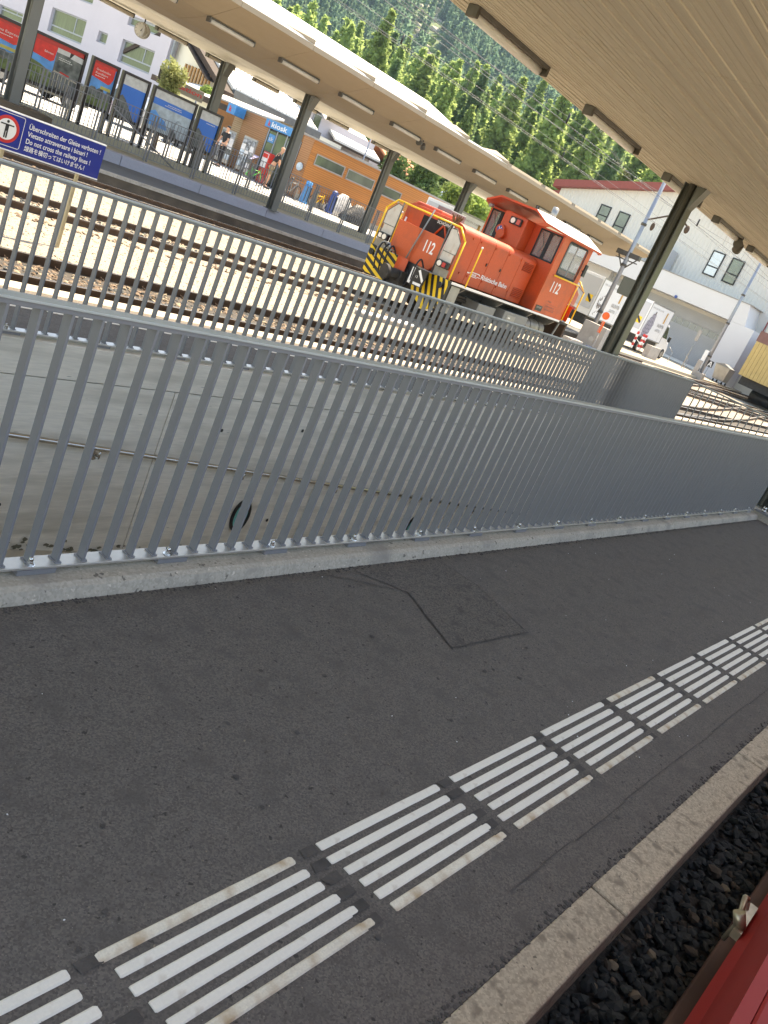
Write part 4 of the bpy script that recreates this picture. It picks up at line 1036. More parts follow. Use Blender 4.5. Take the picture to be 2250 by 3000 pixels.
# bonnet front opening with braces and maker's plate
box('radiator_opening', M['black_matt'], 18.435, 18.449, 13.18, 14.35, 1.30, 1.98, lo)
for (ya, za), (yb, zb) in (((13.78, 1.66), (13.62, 1.93)), ((13.42, 1.66), (13.60, 1.93)), ((13.9, 1.4), (13.78, 1.66))):
    MB().cyl((18.42, ya, za), (18.42, yb, zb), .028, 8).build('brace', M['orange'], lo)
np_ = MB().prism([(18.40, 13.86, 1.90), (18.40, 13.36, 1.90), (18.40, 13.36, 2.03), (18.40, 13.86, 2.03)], (.02, 0, 0)).build('maker_plate', M['plate_black'], lo)
text('lettering', 'SCHÖMA', M['white_print'], (18.397, 13.84, 1.93), (0, -1, 0), (0, 0, 1), .10, np_, width=.45, bold=.01)
MB().prism([(18.45, 14.98, .80), (18.45, 14.98, 2.05), (18.6, 14.80, 2.24), (18.6, 13.95, 2.24), (18.45, 13.9, 2.0), (18.45, 13.9, .80)], (.75, 0, 0)).build('radiator_cover', M['orange'], lo, .03)
box('air_intake', M['grey_box'], 19.3, 20.0, 14.2, 14.7, 2.15, 2.36, lo, .02)
MB().cyl((18.43, 14.85, 1.25), (18.43, 14.85, 1.75), .025, 8).build('pale_handle', M['white'], lo)
for q in (18.9, 19.3, 20.05, 20.8, 21.45, 21.9):
    for z in (1.0, 1.9): MB().box(q-.03, q+.03, 12.925, 12.949, z, z+.05).build('hinge', M['orange'], lo)
for q in (19.93, 20.66): MB().box(q-.04, q+.0, 12.93, 12.949, 1.42, 1.50).build('door_latch', M['black'], lo)
for z0, z1 in ((1.68, 1.93), (.92, 1.20)):
    n = 6
    for k in range(n):
        z = z0+(z1-z0)*k/n
        MB().prism([(21.66, 12.951, z), (21.66, 12.925, z+.006), (21.66, 12.951, z+.032)], (.54, 0, 0)).build('louvre', M['orange'], lo)
        box('louvre_gap', M['black_matt'], 21.66, 22.2, 12.9465, 12.9495, z+.033, z+.041, lo)
text('lettering', 'Rhätische Bahn', M['white_print'], (19.92, 12.949, 1.07), RX, UZ, .17, lo, width=1.38, bold=.02)
lg = MB(); yq = 12.946
lg.poly([(19.22, yq, 1.10), (19.32, yq, 1.10), (19.36, yq, 1.13), (19.22, yq, 1.13)]).poly([(19.40, yq, 1.17), (19.80, yq, 1.17), (19.86, yq, 1.13), (19.80, yq, 1.13), (19.78, yq, 1.15), (19.42, yq, 1.15), (19.38, yq, 1.12), (19.33, yq, 1.12)])
lg.poly([(19.36, yq, 1.045), (19.72, yq, 1.045), (19.75, yq, 1.075), (19.88, yq, 1.075), (19.88, yq, 1.09), (19.74, yq, 1.09), (19.71, yq, 1.06), (19.38, yq, 1.06)])
lg.build('railway_emblem', M['white_print'], lo)
text('lettering', 'RhB', M['white_print'], (19.47, 12.947, 1.075), RX, UZ, .085, lo, width=.2, bold=.02)
# cab walls with real window openings
cw = M['orange_side']; X0, X1, Y0, Y1 = 22.45, 24.32, 12.55, 15.25; ZB, ZT = .79, 3.0
for yy0, yy1, nm in ((Y0, Y0+.05, 'near'), (Y1-.05, Y1, 'far')):
    MB().box(X0, X1, yy0, yy1, ZB, 1.98).box(X0, X1, yy0, yy1, 2.92, ZT).box(X0, 22.84, yy0, yy1, 1.98, 2.92).box(24.02, X1, yy0, yy1, 1.98, 2.92).build('cab_side', cw, lo)
    w = MB(); fr_ = [(22.84, 1.98), (24.02, 2.92)]
    o_ = -.006 if nm == 'near' else .006
    ym = (yy0+yy1)/2
    w = frame_line(22.80, 24.06, 1.95, 2.95, .055, yy0+o_ if nm == 'near' else yy1+o_, .1).build('window_rubber', M['rubber'], lo)
    box('window_pane', M['clear'], 22.84, 24.02, ym-.004, ym+.004, 1.98, 2.92, lo)
    box('window_bar', M['trim'], 23.42, 23.45, yy0+.01, yy1-.01, 1.98, 2.92, lo)
def fr_x(y0, y1, z0, z1, w, x, mat, nm):
    MB().box(x-.012, x, y0-w, y1+w, z1, z1+w).box(x-.012, x, y0-w, y1+w, z0-w, z0).box(x-.012, x, y0-w, y0, z0, z1).box(x-.012, x, y1, y1+w, z0, z1).build(nm, mat, lo)
for xx0, xx1, fnt in ((X0, X0+.05, True), (X1-.05, X1, False)):
    MB().box(xx0, xx1, Y0+.05, Y1-.05, ZB, 2.18).box(xx0, xx1, Y0+.05, Y1-.05, 2.93, ZT).box(xx0, xx1, 13.36, 14.44, 2.18, 2.93).box(xx0, xx1, Y0+.05, 12.64, 2.18, 2.93).box(xx0, xx1, 15.16, Y1-.05, 2.18, 2.93).build('cab_end', M['orange'], lo)
    for (a, b) in ((12.64, 13.36), (14.44, 15.16)):
        box('window_pane', M['clear'], xx0+.02, xx0+.028, a, b, 2.18, 2.93, lo)
        fr_x(a+.02, b-.02, 2.2, 2.91, .045, xx0, M['rubber'], 'window_rubber')
        if fnt:
            box('window_bar', M['rubber'], xx0-.012, xx0+.02, (a+b)/2-.05, (a+b)/2+.05, 2.2, 2.91, lo)
            MB().tube([(xx0-.03, b-.1, 2.88), (xx0-.03, b-.28, 2.55), (xx0-.035, b-.2, 2.3)], .008, 5).build('wiper', M['black'], lo)
MB().prism([(21.95, 13.60, 2.15), (21.95, 13.60, 3.0), (21.95, 14.3, 3.04), (21.95, 14.42, 3.0), (21.95, 14.42, 2.15)], (.495, 0, 0)).build('exhaust_shroud', M['orange'], lo, .03)
hl = MB().box(21.86, 21.95, 13.72, 14.12, 2.72, 2.92).build('headlight', M['black'], lo, .02)
MB().cyl((21.858, 14.0, 2.82), (21.845, 14.0, 2.82), .075, 18).build('lens', M['lens'], hl); MB().box(21.85, 21.86, 13.75, 13.87, 2.75, 2.89).build('tail_lens', M['redlens'], hl)
hn_ = MB().cyl((21.95, 14.28, 2.46), (21.84, 14.28, 2.46), .15, 24).cyl((21.95, 14.20, 2.36), (21.80, 14.20, 2.36), .13, 20).build('round_pod', M['orange'], lo, .01)
vx_, vy, vz = 21.836, 14.28, 2.47
MB().prism([(vx_, vy+.10, vz+.02), (vx_, vy, vz+.11), (vx_, vy-.10, vz+.02), (vx_, vy-.07, vz-.09), (vx_, vy+.07, vz-.09)], (.006, 0, 0)).build('emblem', M['deep_blue'], hn_)
text('lettering', 'V', M['white_print'], (vx_-.002, vy, vz-.055), (0, -1, 0), UZ, .17, hn_, bold=.02, align='CENTER')
MB().cyl((21.9, 14.85, 2.98), (21.78, 14.88, 2.96), .055, 14).build('horn', M['grey_metal'], lo)
# roof with tapered visor
secs = [(21.62, [(12.83, 3.06), (13.27, 3.28), (14.53, 3.28), (14.97, 3.06)]), (22.35, [(12.47, 3.0), (13.15, 3.30), (14.65, 3.30), (15.33, 3.0)]), (24.75, [(12.47, 3.0), (13.15, 3.30), (14.65, 3.30), (15.33, 3.0)]), (25.0, [(12.7, 2.98), (13.2, 3.24), (14.6, 3.24), (15.1, 2.98)])]
rf = MB()
def rsec(x, p, dz): return [(x, y, z+dz) for y, z in p]
for (xa, pa_), (xb, pb_) in zip(secs[:-1], secs[1:]):
    A, B = rsec(xa, pa_, .035), rsec(xb, pb_, .035); C_, D = rsec(xa, pa_, -.02), rsec(xb, pb_, -.02)
    for q in range(3):
        rf.mat(0).add([A[q], A[q+1], B[q+1], B[q]], [(0, 1, 2, 3)]); rf.mat(1).add([C_[q], C_[q+1], D[q+1], D[q]], [(3, 2, 1, 0)])
    for q in (0, 3): rf.mat(1).add([A[q], B[q], D[q], C_[q]], [(0, 1, 2, 3)])
for (x_, p_) in (secs[0], secs[-1]):
    A, C_ = rsec(x_, p_, .035), rsec(x_, p_, -.02)
    for q in range(3): rf.mat(1).add([A[q], A[q+1], C_[q+1], C_[q]], [(0, 1, 2, 3)])
rf.build('cab_roof', [M['orange_pale'] if 'orange_pale' in M else M['white'], M['orange']], lo)
MB().cyl((23.1, 13.6, 3.28), (23.1, 13.6, 3.62), .095, 18).ball((23.1, 13.6, 3.62), .095, 14, 6, (1, 1, .35)).build('exhaust_stack', M['grey_metal'], lo)
MB().cyl((22.1, 13.6, 3.3), (22.1, 13.6, 3.42), .02, 8).build('antenna', M['black'], lo)
box('cab_floor', M['dirt_black'], X0+.05, X1-.05, Y0+.05, Y1-.05, .79, .82, lo)
box('control_desk', M['grey_box'], 22.6, 23.0, 13.1, 14.9, .82, 1.9, lo)
MB().box(23.7, 24.1, 13.2, 13.6, 1.2, 1.3).box(24.02, 24.1, 13.2, 13.6, 1.3, 1.95).build('driver_seat', M['black'], lo, .03)
text('lettering', '112', M['white_print'], (22.92, 12.548, 1.47), RX, UZ, .42, lo, width=.52, bold=.02)
box('number_plate', M['plate_black'], 22.56, 22.95, 12.54, 12.549, .84, 1.0, lo)
fine = MB()
for k in range(7): fine.poly([(22.61+.042*k, 12.538, .92), (22.633+.042*k, 12.538, .92), (22.633+.042*k, 12.538, .97), (22.61+.042*k, 12.538, .97)])
fine.build('worn_print', M['trim'], lo, kind='stuff')
fine = MB(); r_ = random.Random(2)
for zz, w in ((1.17, .2), (1.02, .5), (.92, .55)):
    xx = 23.1
    while xx < 23.1+w:
        q = r_.uniform(.015, .035); fine.poly([(xx, 12.545, zz), (xx+q, 12.545, zz), (xx+q, 12.545, zz+.045), (xx, 12.545, zz+.045)]); xx += q+r_.uniform(.012, .05)
fine.build('worn_print', M['wagon_brown'], lo, kind='stuff')
frame_line(23.06, 23.75, .98, 1.11, .008, 12.547, .02).build('data_frame', M['wagon_brown'], lo)
MB().tube([(22.70, 12.49, 1.92), (24.33, 12.49, 1.93)], .022, 8).build('grab_rail', M['yellow_rail'], lo)
MB().tube([(24.34, 12.52, .80), (24.34, 12.52, 1.90)], .018, 8).build('grab_rail', M['yellow_rail'], lo)
MB().tube([(24.95, 12.54, .79), (24.95, 12.54, 1.80), (24.95, 12.82, 2.05), (24.95, 14.96, 2.05), (24.95, 15.24, 1.78), (24.95, 15.24, .8)], .023, 8).build('yellow_frame', M['yellow_rail'], lo)
MB().tube([(24.34, 12.52, 1.93), (24.95, 12.54, 1.80)], .018, 8).tube([(24.34, 12.52, 1.35), (24.95, 12.54, 1.30)], .014, 8).build('side_rail', M['wagon_brown'], lo)
for s, ya in ((-1, 13.08), (1, 14.76)):
    yb = ya+s*.42
    MB().prism([(24.93, ya, 1.30), (24.93, ya, 1.93), (24.93, ya+s*.16, 1.96), (24.93, yb, 1.70), (24.93, yb, 1.30)], (.012, 0, 0)).build('wind_guard', M['translucent'], lo)
    box('rear_plate', M['orange'], 24.92, 24.94, min(ya, yb), max(ya, yb), .8, 1.28, lo)
MB().cyl((24.1, 12.5, 2.35), (24.1, 12.42, 2.35), .02, 6).box(24.02, 24.16, 12.38, 12.43, 2.2, 2.55).build('mirror', M['black'], lo)
# snow shovel and broom carried on the front
sv = thing('snow_shovel', (17.85, 13.9, .5), 'orange snow shovel with long dark handle hung on the locomotive front', 'shovel')
MB().cyl((17.90, 13.97, .72), (17.96, 13.72, 2.18), .02, 8).build('handle', M['grey_box'], sv)
bl = MB()
for k in range(6):
    u0, u1 = k/6, (k+1)/6; q = lambda u, z: (17.86-.05*math.sin(math.pi*u), 14.17-.36*u, z)
    bl.add([q(u0, .45), q(u1, .45), q(u1, .84), q(u0, .84), tuple(Vector(q(u0, .45))+Vector((.01, 0, 0))), tuple(Vector(q(u1, .45))+Vector((.01, 0, 0))), tuple(Vector(q(u1, .84))+Vector((.01, 0, 0))), tuple(Vector(q(u0, .84))+Vector((.01, 0, 0)))], [(0, 1, 2, 3), (7, 6, 5, 4), (3, 2, 6, 7), (0, 4, 5, 1)])
bl.build('blade', M['orange'], sv)
br = thing('broom', (18.2, 13.3, .8), 'brown bristle broom standing upright behind the locomotive front shield', 'broom')
MB().cyl((18.22, 13.28, .8), (18.28, 13.22, 2.02), .015, 8).build('handle', M['white'], br)
bb = MB()
for k in range(70):
    a = random.uniform(-1, 1); b = random.uniform(-.3, .3); L = random.uniform(.22, .30)
    bb.cyl((18.28, 13.22, 2.0), (18.28+b*.3, 13.22+a*.16, 2.0+L), .010, 4, .006, False, False)
bb.build('bristles', M['broom'], br)
# ================================================================ white depot building on the right (faces us across the yard)
BX = 72.
bd = thing('depot_building', (82, 31, -.3), 'large white depot building with roller shutter, corrugated gable wall and red roof edge', 'building')
gable = [(20.1, 3.9), (20.1, 8.4), (31.2, 12.2), (42.8, 9.0), (42.8, 3.9)]
rv = (28, 0, 0)
MB().prism([(BX, y, z) for y, z in gable], rv).build('upper_wall', M['corrug'], bd)
# corrugations as standing ribs
y = 20.2
def gz(y): return 8.4+(y-20.1)*(3.8/11.1) if y < 31.2 else 12.2-(y-31.2)*(3.2/11.6)
pr = MB()
while y < 42.7:
    pr.prism([(BX-.001, y, 5.72), (BX-.04, y+.03, 5.72), (BX-.04, y+.10, 5.72), (BX-.001, y+.13, 5.72)], (0, 0, gz(y)-5.74)); y += .34
pr.build('corrugation', M['corrug'], bd, kind='stuff')
for (ya, za), (yb, zb) in (((19.6, 8.25), (31.2, 12.2)), ((31.2, 12.2), (43.4, 8.85))):
    MB().prism([(BX-.6, ya, za), (BX-.6, yb, zb), (BX-.6, yb, zb+.62), (BX-.6, ya, za+.62)], (29.5, 0, 0)).build('roof_edge', M['red_roof'], bd)
MB().prism([(BX+.0, 42.8, 8.2), (BX+.0, 47.5, 7.0), (BX+.0, 47.5, 7.5), (BX+.0, 42.8, 8.8)], (25, 0, 0)).build('roof_edge', M['red_roof'], bd)
box('side_wing', M['corrug'], BX+.5, BX+25, 42.8, 47.0, -.3, 7.2, bd)
MB().prism([(BX-3.0, 43.5, 4.17), (BX-3.0, 43.5, 5.72), (BX-3.0, 21.6, 5.72), (BX-3.0, 21.2, 4.17)], (3.0, 0, 0)).build('canopy_box', M['bldg_white'], bd, .02)
box('canopy_trim', M['trim'], BX-3.04, BX-.0, 21.4, 43.5, 5.722, 5.79, bd)
box('pier', M['bldg_white'], BX-3., BX+.4, 20.4, 22.6, -.4, 4.169, bd, .01)
box('pier', M['plaster_cream'], BX-.5, BX+.4, 18.8, 20.39, -.4, 7.6, bd, .01)
box('pier', M['bldg_white'], BX-.7, BX+3, 17.6, 18.79, -.4, 5.4, bd, .01)
box('back_wall', M['bldg_white'], BX+.3, BX+.5, 22.6, 42.8, -.4, 4.2, bd)
box('pier', M['bldg_white'], BX-.6, BX+.3, 34.4, 42.8, -.4, 4.169, bd)
# roller shutter: slats
z = -.1; k = 0
while z < 4.1:
    if 2.45 < z < 2.95:
        pass
    box('shutter_slat', M['shutter'], BX+.05, BX+.12+(.02 if k % 2 else 0), 22.6, 34.4, z, z+.105, bd) if not 2.4 < z < 2.9 else None
    z += .115; k += 1
yq = 22.7
while yq < 34.3:
    box('shutter_window', M['shutter_glass'], BX+.03, BX+.06, yq, yq+.52, 2.45, 2.93, bd); yq += .60
box('shutter_rail', M['shutter'], BX+.061, BX+.10, 22.6, 34.4, 2.40, 2.98, bd)
box('kerb_step', M['white'], BX-1.5, BX-1.2, 22.4, 34, -.35, -.1, bd)
def win_x(root, x, y0, y1, z0, z1, zt, fr='frame_grey', gl='window_green', names=('window', 'pane')):
    w = MB().box(x-.05, x+.04, y0, y1, z1-.1, z1).box(x-.05, x+.04, y0, y1, z0, z0+.1).box(x-.05, x+.04, y0, y0+.1, z0+.1, z1-.1).box(x-.05, x+.04, y1-.1, y1, z0+.1, z1-.1)
    if zt: w.box(x-.045, x+.035, y0+.1, y1-.1, zt-.05, zt+.05)
    w = w.build(names[0], M[fr], root)
    box(names[1], M[gl], x-.02, x+.0, y0+.1, y1-.1, z0+.1, z1-.1, w)
    return w
for y0, y1, z0, z1 in ((37.3, 38.4, 7.35, 8.97), (35.4, 36.5, 7.0, 8.95), (26.25, 27.35, 6.75, 8.72), (24.55, 25.62, 6.75, 8.72)):
    win_x(bd, BX-.05, y0, y1, z0, z1, z0+.75, 'black', 'window_green' if y0 != 26.25 else 'silver_car')
for s, u, zz, w in (('BISTRO', 36.9, 5.28, 1.25), ('VINOTHEK', 36.9, 4.93, 1.6)):
    text('lettering', s, M['trim'], (BX-3.02, u, zz), (0, -1, 0), UZ, .34, bd, width=w)
MB().cyl((BX-3.05, 27.2, 4.22), (BX-3.1, 27.2, 4.22), .12, 12).build('wall_lamp', M['deep_blue'], bd)
box('vent_box', M['shutter'], BX-1.6, BX-.2, 29.9, 31.6, 5.8, 7.5, bd)
MB().tube([(BX-.8, 20.45, 6.2), (BX-.8, 20.45, -.3)], .06, 8).build('downpipe', M['red_roof'], bd)
# yellow goods wagon at the right edge
wg = thing('goods_wagon', (66, 15.2, ZR), 'ochre plank-sided goods wagon with brown top at the right edge', 'wagon')
box('wagon_end_top', M['wagon_brown'], 60.02, 72, 13.3, 17.35, 3.35, 4.05, wg)
yq = 13.3
while yq < 17.3:
    box('plank', M['wagon'], 60, 60.05, yq+.006, yq+.244, 1.0, 3.349, wg, .005); yq += .25
box('wagon_body', M['wagon_brown'], 60.06, 72, 13.3, 17.3, 1.0, 3.349, wg)
box('wagon_frame', M['dirt_black'], 60.3, 72, 13.5, 17.1, .45, .999, wg)
for ax in (61.6, 64.2, 70): MB().cyl((ax, 14.1, .1), (ax, 16.3, .1), .42, 20).build('wheelset', M['black'], wg)
# rubbish container
dc = thing('waste_container', (66.5, 20.2, -.2), 'grey wheeled waste container standing against the white pier', 'container')
MB().hexa([(66, 19.75, -.08), (67.2, 19.75, -.08), (67.2, 20.6, -.08), (66, 20.6, -.08), (65.85, 19.65, .98), (67.3, 19.65, .98), (67.3, 20.8, .98), (65.85, 20.8, .98)]).build('tub', M['grey_metal'], dc, .02)
MB().prism([(65.82, 19.62, .985), (65.82, 20.2, 1.18), (65.82, 20.85, .985)], (1.52, 0, 0)).build('lid', M['grey_box'], dc)
for xx in (66.1, 67.1):
    for yy in (19.8, 20.5): MB().cyl((xx, yy-.04, -.2), (xx, yy+.04, -.2), .1, 12).build('wheel', M['rubber'], dc)
# ground between: pale yard apron
apron = structure('yard', MB().box(46.01, 150, 19.63, 110, -.9, -.30).box(44.53, 46.009, 19.63, 26.0, -.9, -.30), M['gravel_far'])
gs = MB()
for k in range(420):
    xx = random.uniform(46, 66); yy = random.uniform(19.8, 21.6); h = random.uniform(.08, .3)
    gs.add([(xx, yy, -.3), (xx+.06, yy+.02, -.3), (xx+random.uniform(-.1, .1), yy, -.3+h)], [(0, 1, 2)])
gs.build('dry_grass', M['tan_print'], None, kind='stuff', label='tufts of dry golden grass along the yard edge', cat='grass')

# catenary masts with brackets, boxes, insulators
def mast(x, y, zt, label, zb=-.4):
    t = thing('catenary_mast', (x, y, zb), label, 'mast', 'catenary masts')
    MB().cyl((x, y, zb+.1), (x, y, zt), .12, 14, .085).build('pole', M['mast'], t)
    for z in (1.2, 3.6, 5.6): MB().cyl((x, y, z), (x, y, z+.12), .14, 12).build('clamp', M['lamp_house'], t)
    MB().box(x-.3, x+.3, y-.3, y+.3, zb-.1, zb+.45).build('foundation', M['conc_block'], t, .03)
    return t
m1 = mast(60.3, 19.65, 9.5, 'tall grey catenary mast right of the roller shutter')
MB().box(60.1, 60.35, 19.78, 20.05, .3, 1.55).build('cabinet', M['white'], m1, .01); MB().box(60.05, 60.3, 19.82, 20.15, -.3, .8).build('cabinet', M['conc_block'], m1, .01)
tri = thing('triangle_sign', (59.6, 19.05, -.3), 'small black and white triangle marker by the foot of the right mast', 'sign')
MB().hexa([(59.6, 18.95, .62), (59.63, 18.95, .62), (59.63, 19.35, .62), (59.6, 19.35, .62), (59.6, 18.95, 1.05), (59.63, 18.95, 1.05), (59.63, 19.35, 1.05), (59.6, 19.35, 1.05)]).build('plate', M['black'], tri)
for pts in (((19.3, .66), (19.24, .66), (19.12, 1.01), (19.18, 1.01)), ((19.0, .66), (19.06, .66), (19.15, .95), (19.1, 1.01)), ((19.19, .74), (19.11, .74), (19.11, .80), (19.19, .80))):
    MB().poly([(59.596, y, z) for y, z in pts]).build('white_stroke', M['white'], tri)
MB().cyl((59.62, 19.15, -.35), (59.62, 19.15, .62), .03, 8).build('post', M['grey_metal'], tri)
m2 = mast(40.2, 18.95, 9.0, 'grey catenary mast with lamp brackets left of the dark column')
for s in (-1, 1):
    MB().box(40.08, 40.32, 18.95+s*.35-.28, 18.95+s*.35+.28, 4.05, 4.28).tube([(40.2, 18.95+s*.1, 3.55), (40.2, 18.95+s*.5, 4.05)], .035, 6).tube([(40.2, 18.95+s*.08, 3.9), (40.2, 18.95+s*.6, 3.9)], .03, 6).build('floodlight', M['lamp_house'], m2, .01)
MB().tube([(40.2, 18.9, 5.9), (40.2, 17.6, 6.6), (40.2, 16.9, 6.2)], .04, 8).ball((40.2, 16.9, 6.1), .12, 10, 6, (1, 1, 1.6)).ball((40.2, 18.5, 5.7), .10, 10, 6, (1, 1, 2)).build('insulator_arm', M['rail_rust'], m2)
# orange disc signal
ds = thing('disc_signal', (35, 16.0, -.4), 'orange disc signal with white rim on a thin post behind the tracks', 'signal')
d2 = Vector((-.85, -.5, .1)).normalized(); r2_ = Vector((.5, -.85, 0)).normalized(); c2 = Vector((34.6, 16.0, 1.29))
MB().cyl(c2-d2*.02, c2, .19, 28).build('rim', M['white'], ds); MB().cyl(c2+d2*.001, c2+d2*.01, .155, 28).build('disc', M['signal_orange'], ds)
MB().box(34.62, 34.66, 15.93, 16.05, .55, 1.06).build('arm', M['signal_orange'], ds)
MB().cyl((34.64, 16.0, -.4), (34.64, 16.0, 1.1), .025, 8).cyl((34.5, 15.85, -.4), (34.64, 15.95, .5), .02, 8).build('post', M['trim'], ds)
MB().box(34.5, 34.8, 15.8, 16.2, -.42, -.1).build('signal_motor', M['car_blue'], ds, .02)
MB().cyl((34.6, 16.15, .2), (34.56, 16.13, .2), .11, 16).build('counterweight', M['grey_metal'], ds)
# thin info sign on the yard
ys = thing('notice_sign', (62, 21.7, -.3), 'narrow pale notice sign on a thin post in front of the shutter', 'sign')
MB().box(62, 62.03, 21.52, 21.78, 1.8, 2.58).build('plate', M['trim'], ys, .005); MB().cyl((62.05, 21.65, -.3), (62.05, 21.65, 2.5), .03, 8).build('post', M['grey_metal'], ys)
hb = thing('hoop_barrier', (61, 23, -.3), 'low thin metal barrier posts along the yard edge', 'barrier')
for k in range(5): MB().tube([(61.2, 21.2+1.25*k, -.3), (61.2, 21.2+1.25*k, .45), (61.2, 21.6+1.25*k, .75)], .02, 6).build('post', M['grey_metal'], hb)
# red and white posts, concrete blocks
for k, (xx, yy, h, lab) in enumerate(((51.9, 21.55, .97, 'left red and white striped post beside the concrete block'), (52.8, 21.5, .95, 'middle red and white striped post beside the concrete block'), (53.7, 21.7, .93, 'right red and white striped post behind the concrete block'))):
    t = thing('striped_post', (xx, yy, -.3), lab, 'post', 'red and white striped posts')
    n = 6; z0 = -.1
    for q in range(n):
        MB().cyl((xx, yy, z0+(h-z0)*q/n), (xx, yy, z0+(h-z0)*(q+1)/n-.001), .075, 12).build('band', M['red'] if q % 2 else M['white'], t)
ch = MB().tube([(51.9, 21.46, .5), (52.4, 21.44, .36), (52.8, 21.4, .45)], .02, 6).build('chain', M['white']); setp(ch, 'white plastic chain hanging between the striped posts', 'chain')
for k, (a, b, c, d, e, f, lab) in enumerate(((53.3, 55.0, 20.9, 21.3, -.35, .48, 'pale concrete block in front of the striped posts'), (37.5, 38.3, 17.0, 18.2, -.4, .75, 'tall pale concrete cabinet left of the dark column'), (33.0, 34.2, 16.2, 16.6, -.45, -.05, 'low concrete block behind the orange disc signal'))):
    box('concrete_block', M['conc_block'], a, b, c, d, e, f, None, .02, label=lab, cat='block', group='concrete blocks in the yard')

# ---------------------------------------------------------------- box vans
def van(x, y, kind, label, cat='van', L=3.9):
    t = thing('box_van', (x, y, -.25), label, cat, 'delivery vans in the yard')
    zb, zt = .70, 2.92; W = 2.1
    box('cargo_box', M['truck_white'], x, x+L, y, y+W, zb, zt, t, .02)
    MB().box(x-.01, x+L+.01, y-.012, y, zt-.07, zt+.02).box(x-.01, x+.06, y-.012, y, zb, zt-.071).box(x+L-.05, x+L+.01, y-.012, y, zb, zt-.071).box(x-.01, x+L+.01, y-.012, y, zb-.03, zb+.04).build('box_frame', M['grey_metal'], t)
    box('roller_door', M['shutter'], x-.03, x-.005, y+.1, y+W-.1, zb+.35, zt-.15, t)
    MB().box(x-.04, x-.031, y+.22, y+.55, zb+.7, zb+1.12).build('hazard_plate', M['yellow'], t)
    MB().poly([(x-.043, y+.22, zb+.72), (x-.043, y+.3, zb+.72), (x-.043, y+.55, zb+1.0), (x-.043, y+.55, zb+1.12), (x-.043, y+.48, zb+1.12), (x-.043, y+.22, zb+.85)]).build('hazard_bar', M['black'], t)
    box('number_plate', M['car_red'], x-.04, x-.03, y+.9, y+1.3, zb-.02, zb+.12, t)
    # cab
    cx = x+L+.02
    MB().prism([(cx, y+.05, -.02), (cx+1.95, y+.05, -.02), (cx+2.0, y+.05, .55), (cx+1.75, y+.05, .92), (cx+1.15, y+.05, 1.12), (cx+.55, y+.05, 2.0), (cx, y+.05, 2.12)], (0, W-.1, 0)).build('cab', M['truck_white'], t, .08)
    MB().prism([(cx+.15, y+.045, 1.15), (cx+1.0, y+.045, 1.12), (cx+.52, y+.045, 1.85), (cx+.15, y+.045, 1.9)], (0, -.01, 0)).build('cab_window', M['window_green'], t)
    MB().box(cx+.95, cx+1.1, y-.22, y-.05, 1.0, 1.35).build('mirror', M['black'], t, .03)
    box('chassis', M['dirt_black'], x+.2, cx+1.8, y+.2, y+W-.2, .15, zb-.035, t)
    for wx in (x+.9, cx+1.35):
        for yy in (y+.02, y+W-.27):
            w = MB().cyl((wx, yy, .11), (wx, yy+.25, .11), .36, 22).build('wheel', M['rubber'], t, .03)
            MB().cyl((wx, yy-.006, .11), (wx, yy+.02, .11), .21, 18).build('rim', M['grey_metal'], w)
    yf = y-.014
    text('lettering', 'DEN GÄSTEN ZULIEBE', M['trim'], (x+.25, yf, zt-.35), RX, UZ, .13, t, width=1.9)
    if kind == 'arti':
        r_ = random.Random(3); a = MB()
        for k in range(60):
            u = x+.35+r_.random()*1.15; v = zb+.15+r_.random()*1.35*(1-abs(u-x-.9)*.7); an = r_.uniform(.7, 2.4); s = r_.uniform(.10, .26)
            dx, dz = math.cos(an)*s, math.sin(an)*s
            a.poly([(u-.05, yf-.001*r_.random(), v), (u+.05, yf-.001, v), (u+dx, yf-.001, v+dz)])
        a.build('artichoke_print', M['truck_grey'], t)
    else:
        r_ = random.Random(5); a = MB(); 
        for row in range(6):
            nn = (3, 4, 4, 4, 3, 2)[row]
            for c in range(nn):
                u = x+.45+.27*(c-(nn-1)/2)+.35+row*.05; v = zb+.22+row*.24
                for rr, mi, o in ((.165, 1, 0), (.135, 0, .0015)):
                    a.mat(mi).poly([(u+rr*math.cos(2*math.pi*i/14), yf-o-.0001*(row*5+c), v+rr*math.sin(2*math.pi*i/14)) for i in range(14)])
        a.build('berry_print', [M['berry'], M['berry_dark']], t)
        MB().poly([(x+.98, yf-.003, zb+1.5), (x+1.25, yf-.003, zb+1.5), (x+1.2, yf-.003, zb+1.75), (x+1.05, yf-.003, zb+1.75)]).build('leaf_print', M['truck_grey'], t)
    box('tan_print', M['tan_print'], x+L-1.05, x+L-.85, yf-.003, yf, zb+1.25, zb+1.95, t)
    text('lettering', 'VALENTIN', M['trim'], (x+L-1.75, yf, zb+.92), RX, UZ, .30, t, width=1.15, bold=.01)
    text('lettering', 'GASTRO', M['grey_metal'], (x+L-1.72, yf, zb+.62), RX, UZ, .24, t, width=.85)
    box('door_line', M['trim'], x+L-.7, x+L-.685, yf-.001, yf, zb+.06, zt-.1, t)
    return t
van(53.0, 22.0, 'berry', 'white box van with grey blackberry print, right of the dark column')
van(45.4, 22.0, 'arti', 'white box van with artichoke print, left of the dark column', L=3.9)
tv = van(35.9, 26.0, 'arti', 'white box van with lettering behind the locomotive bonnet', L=3.0)

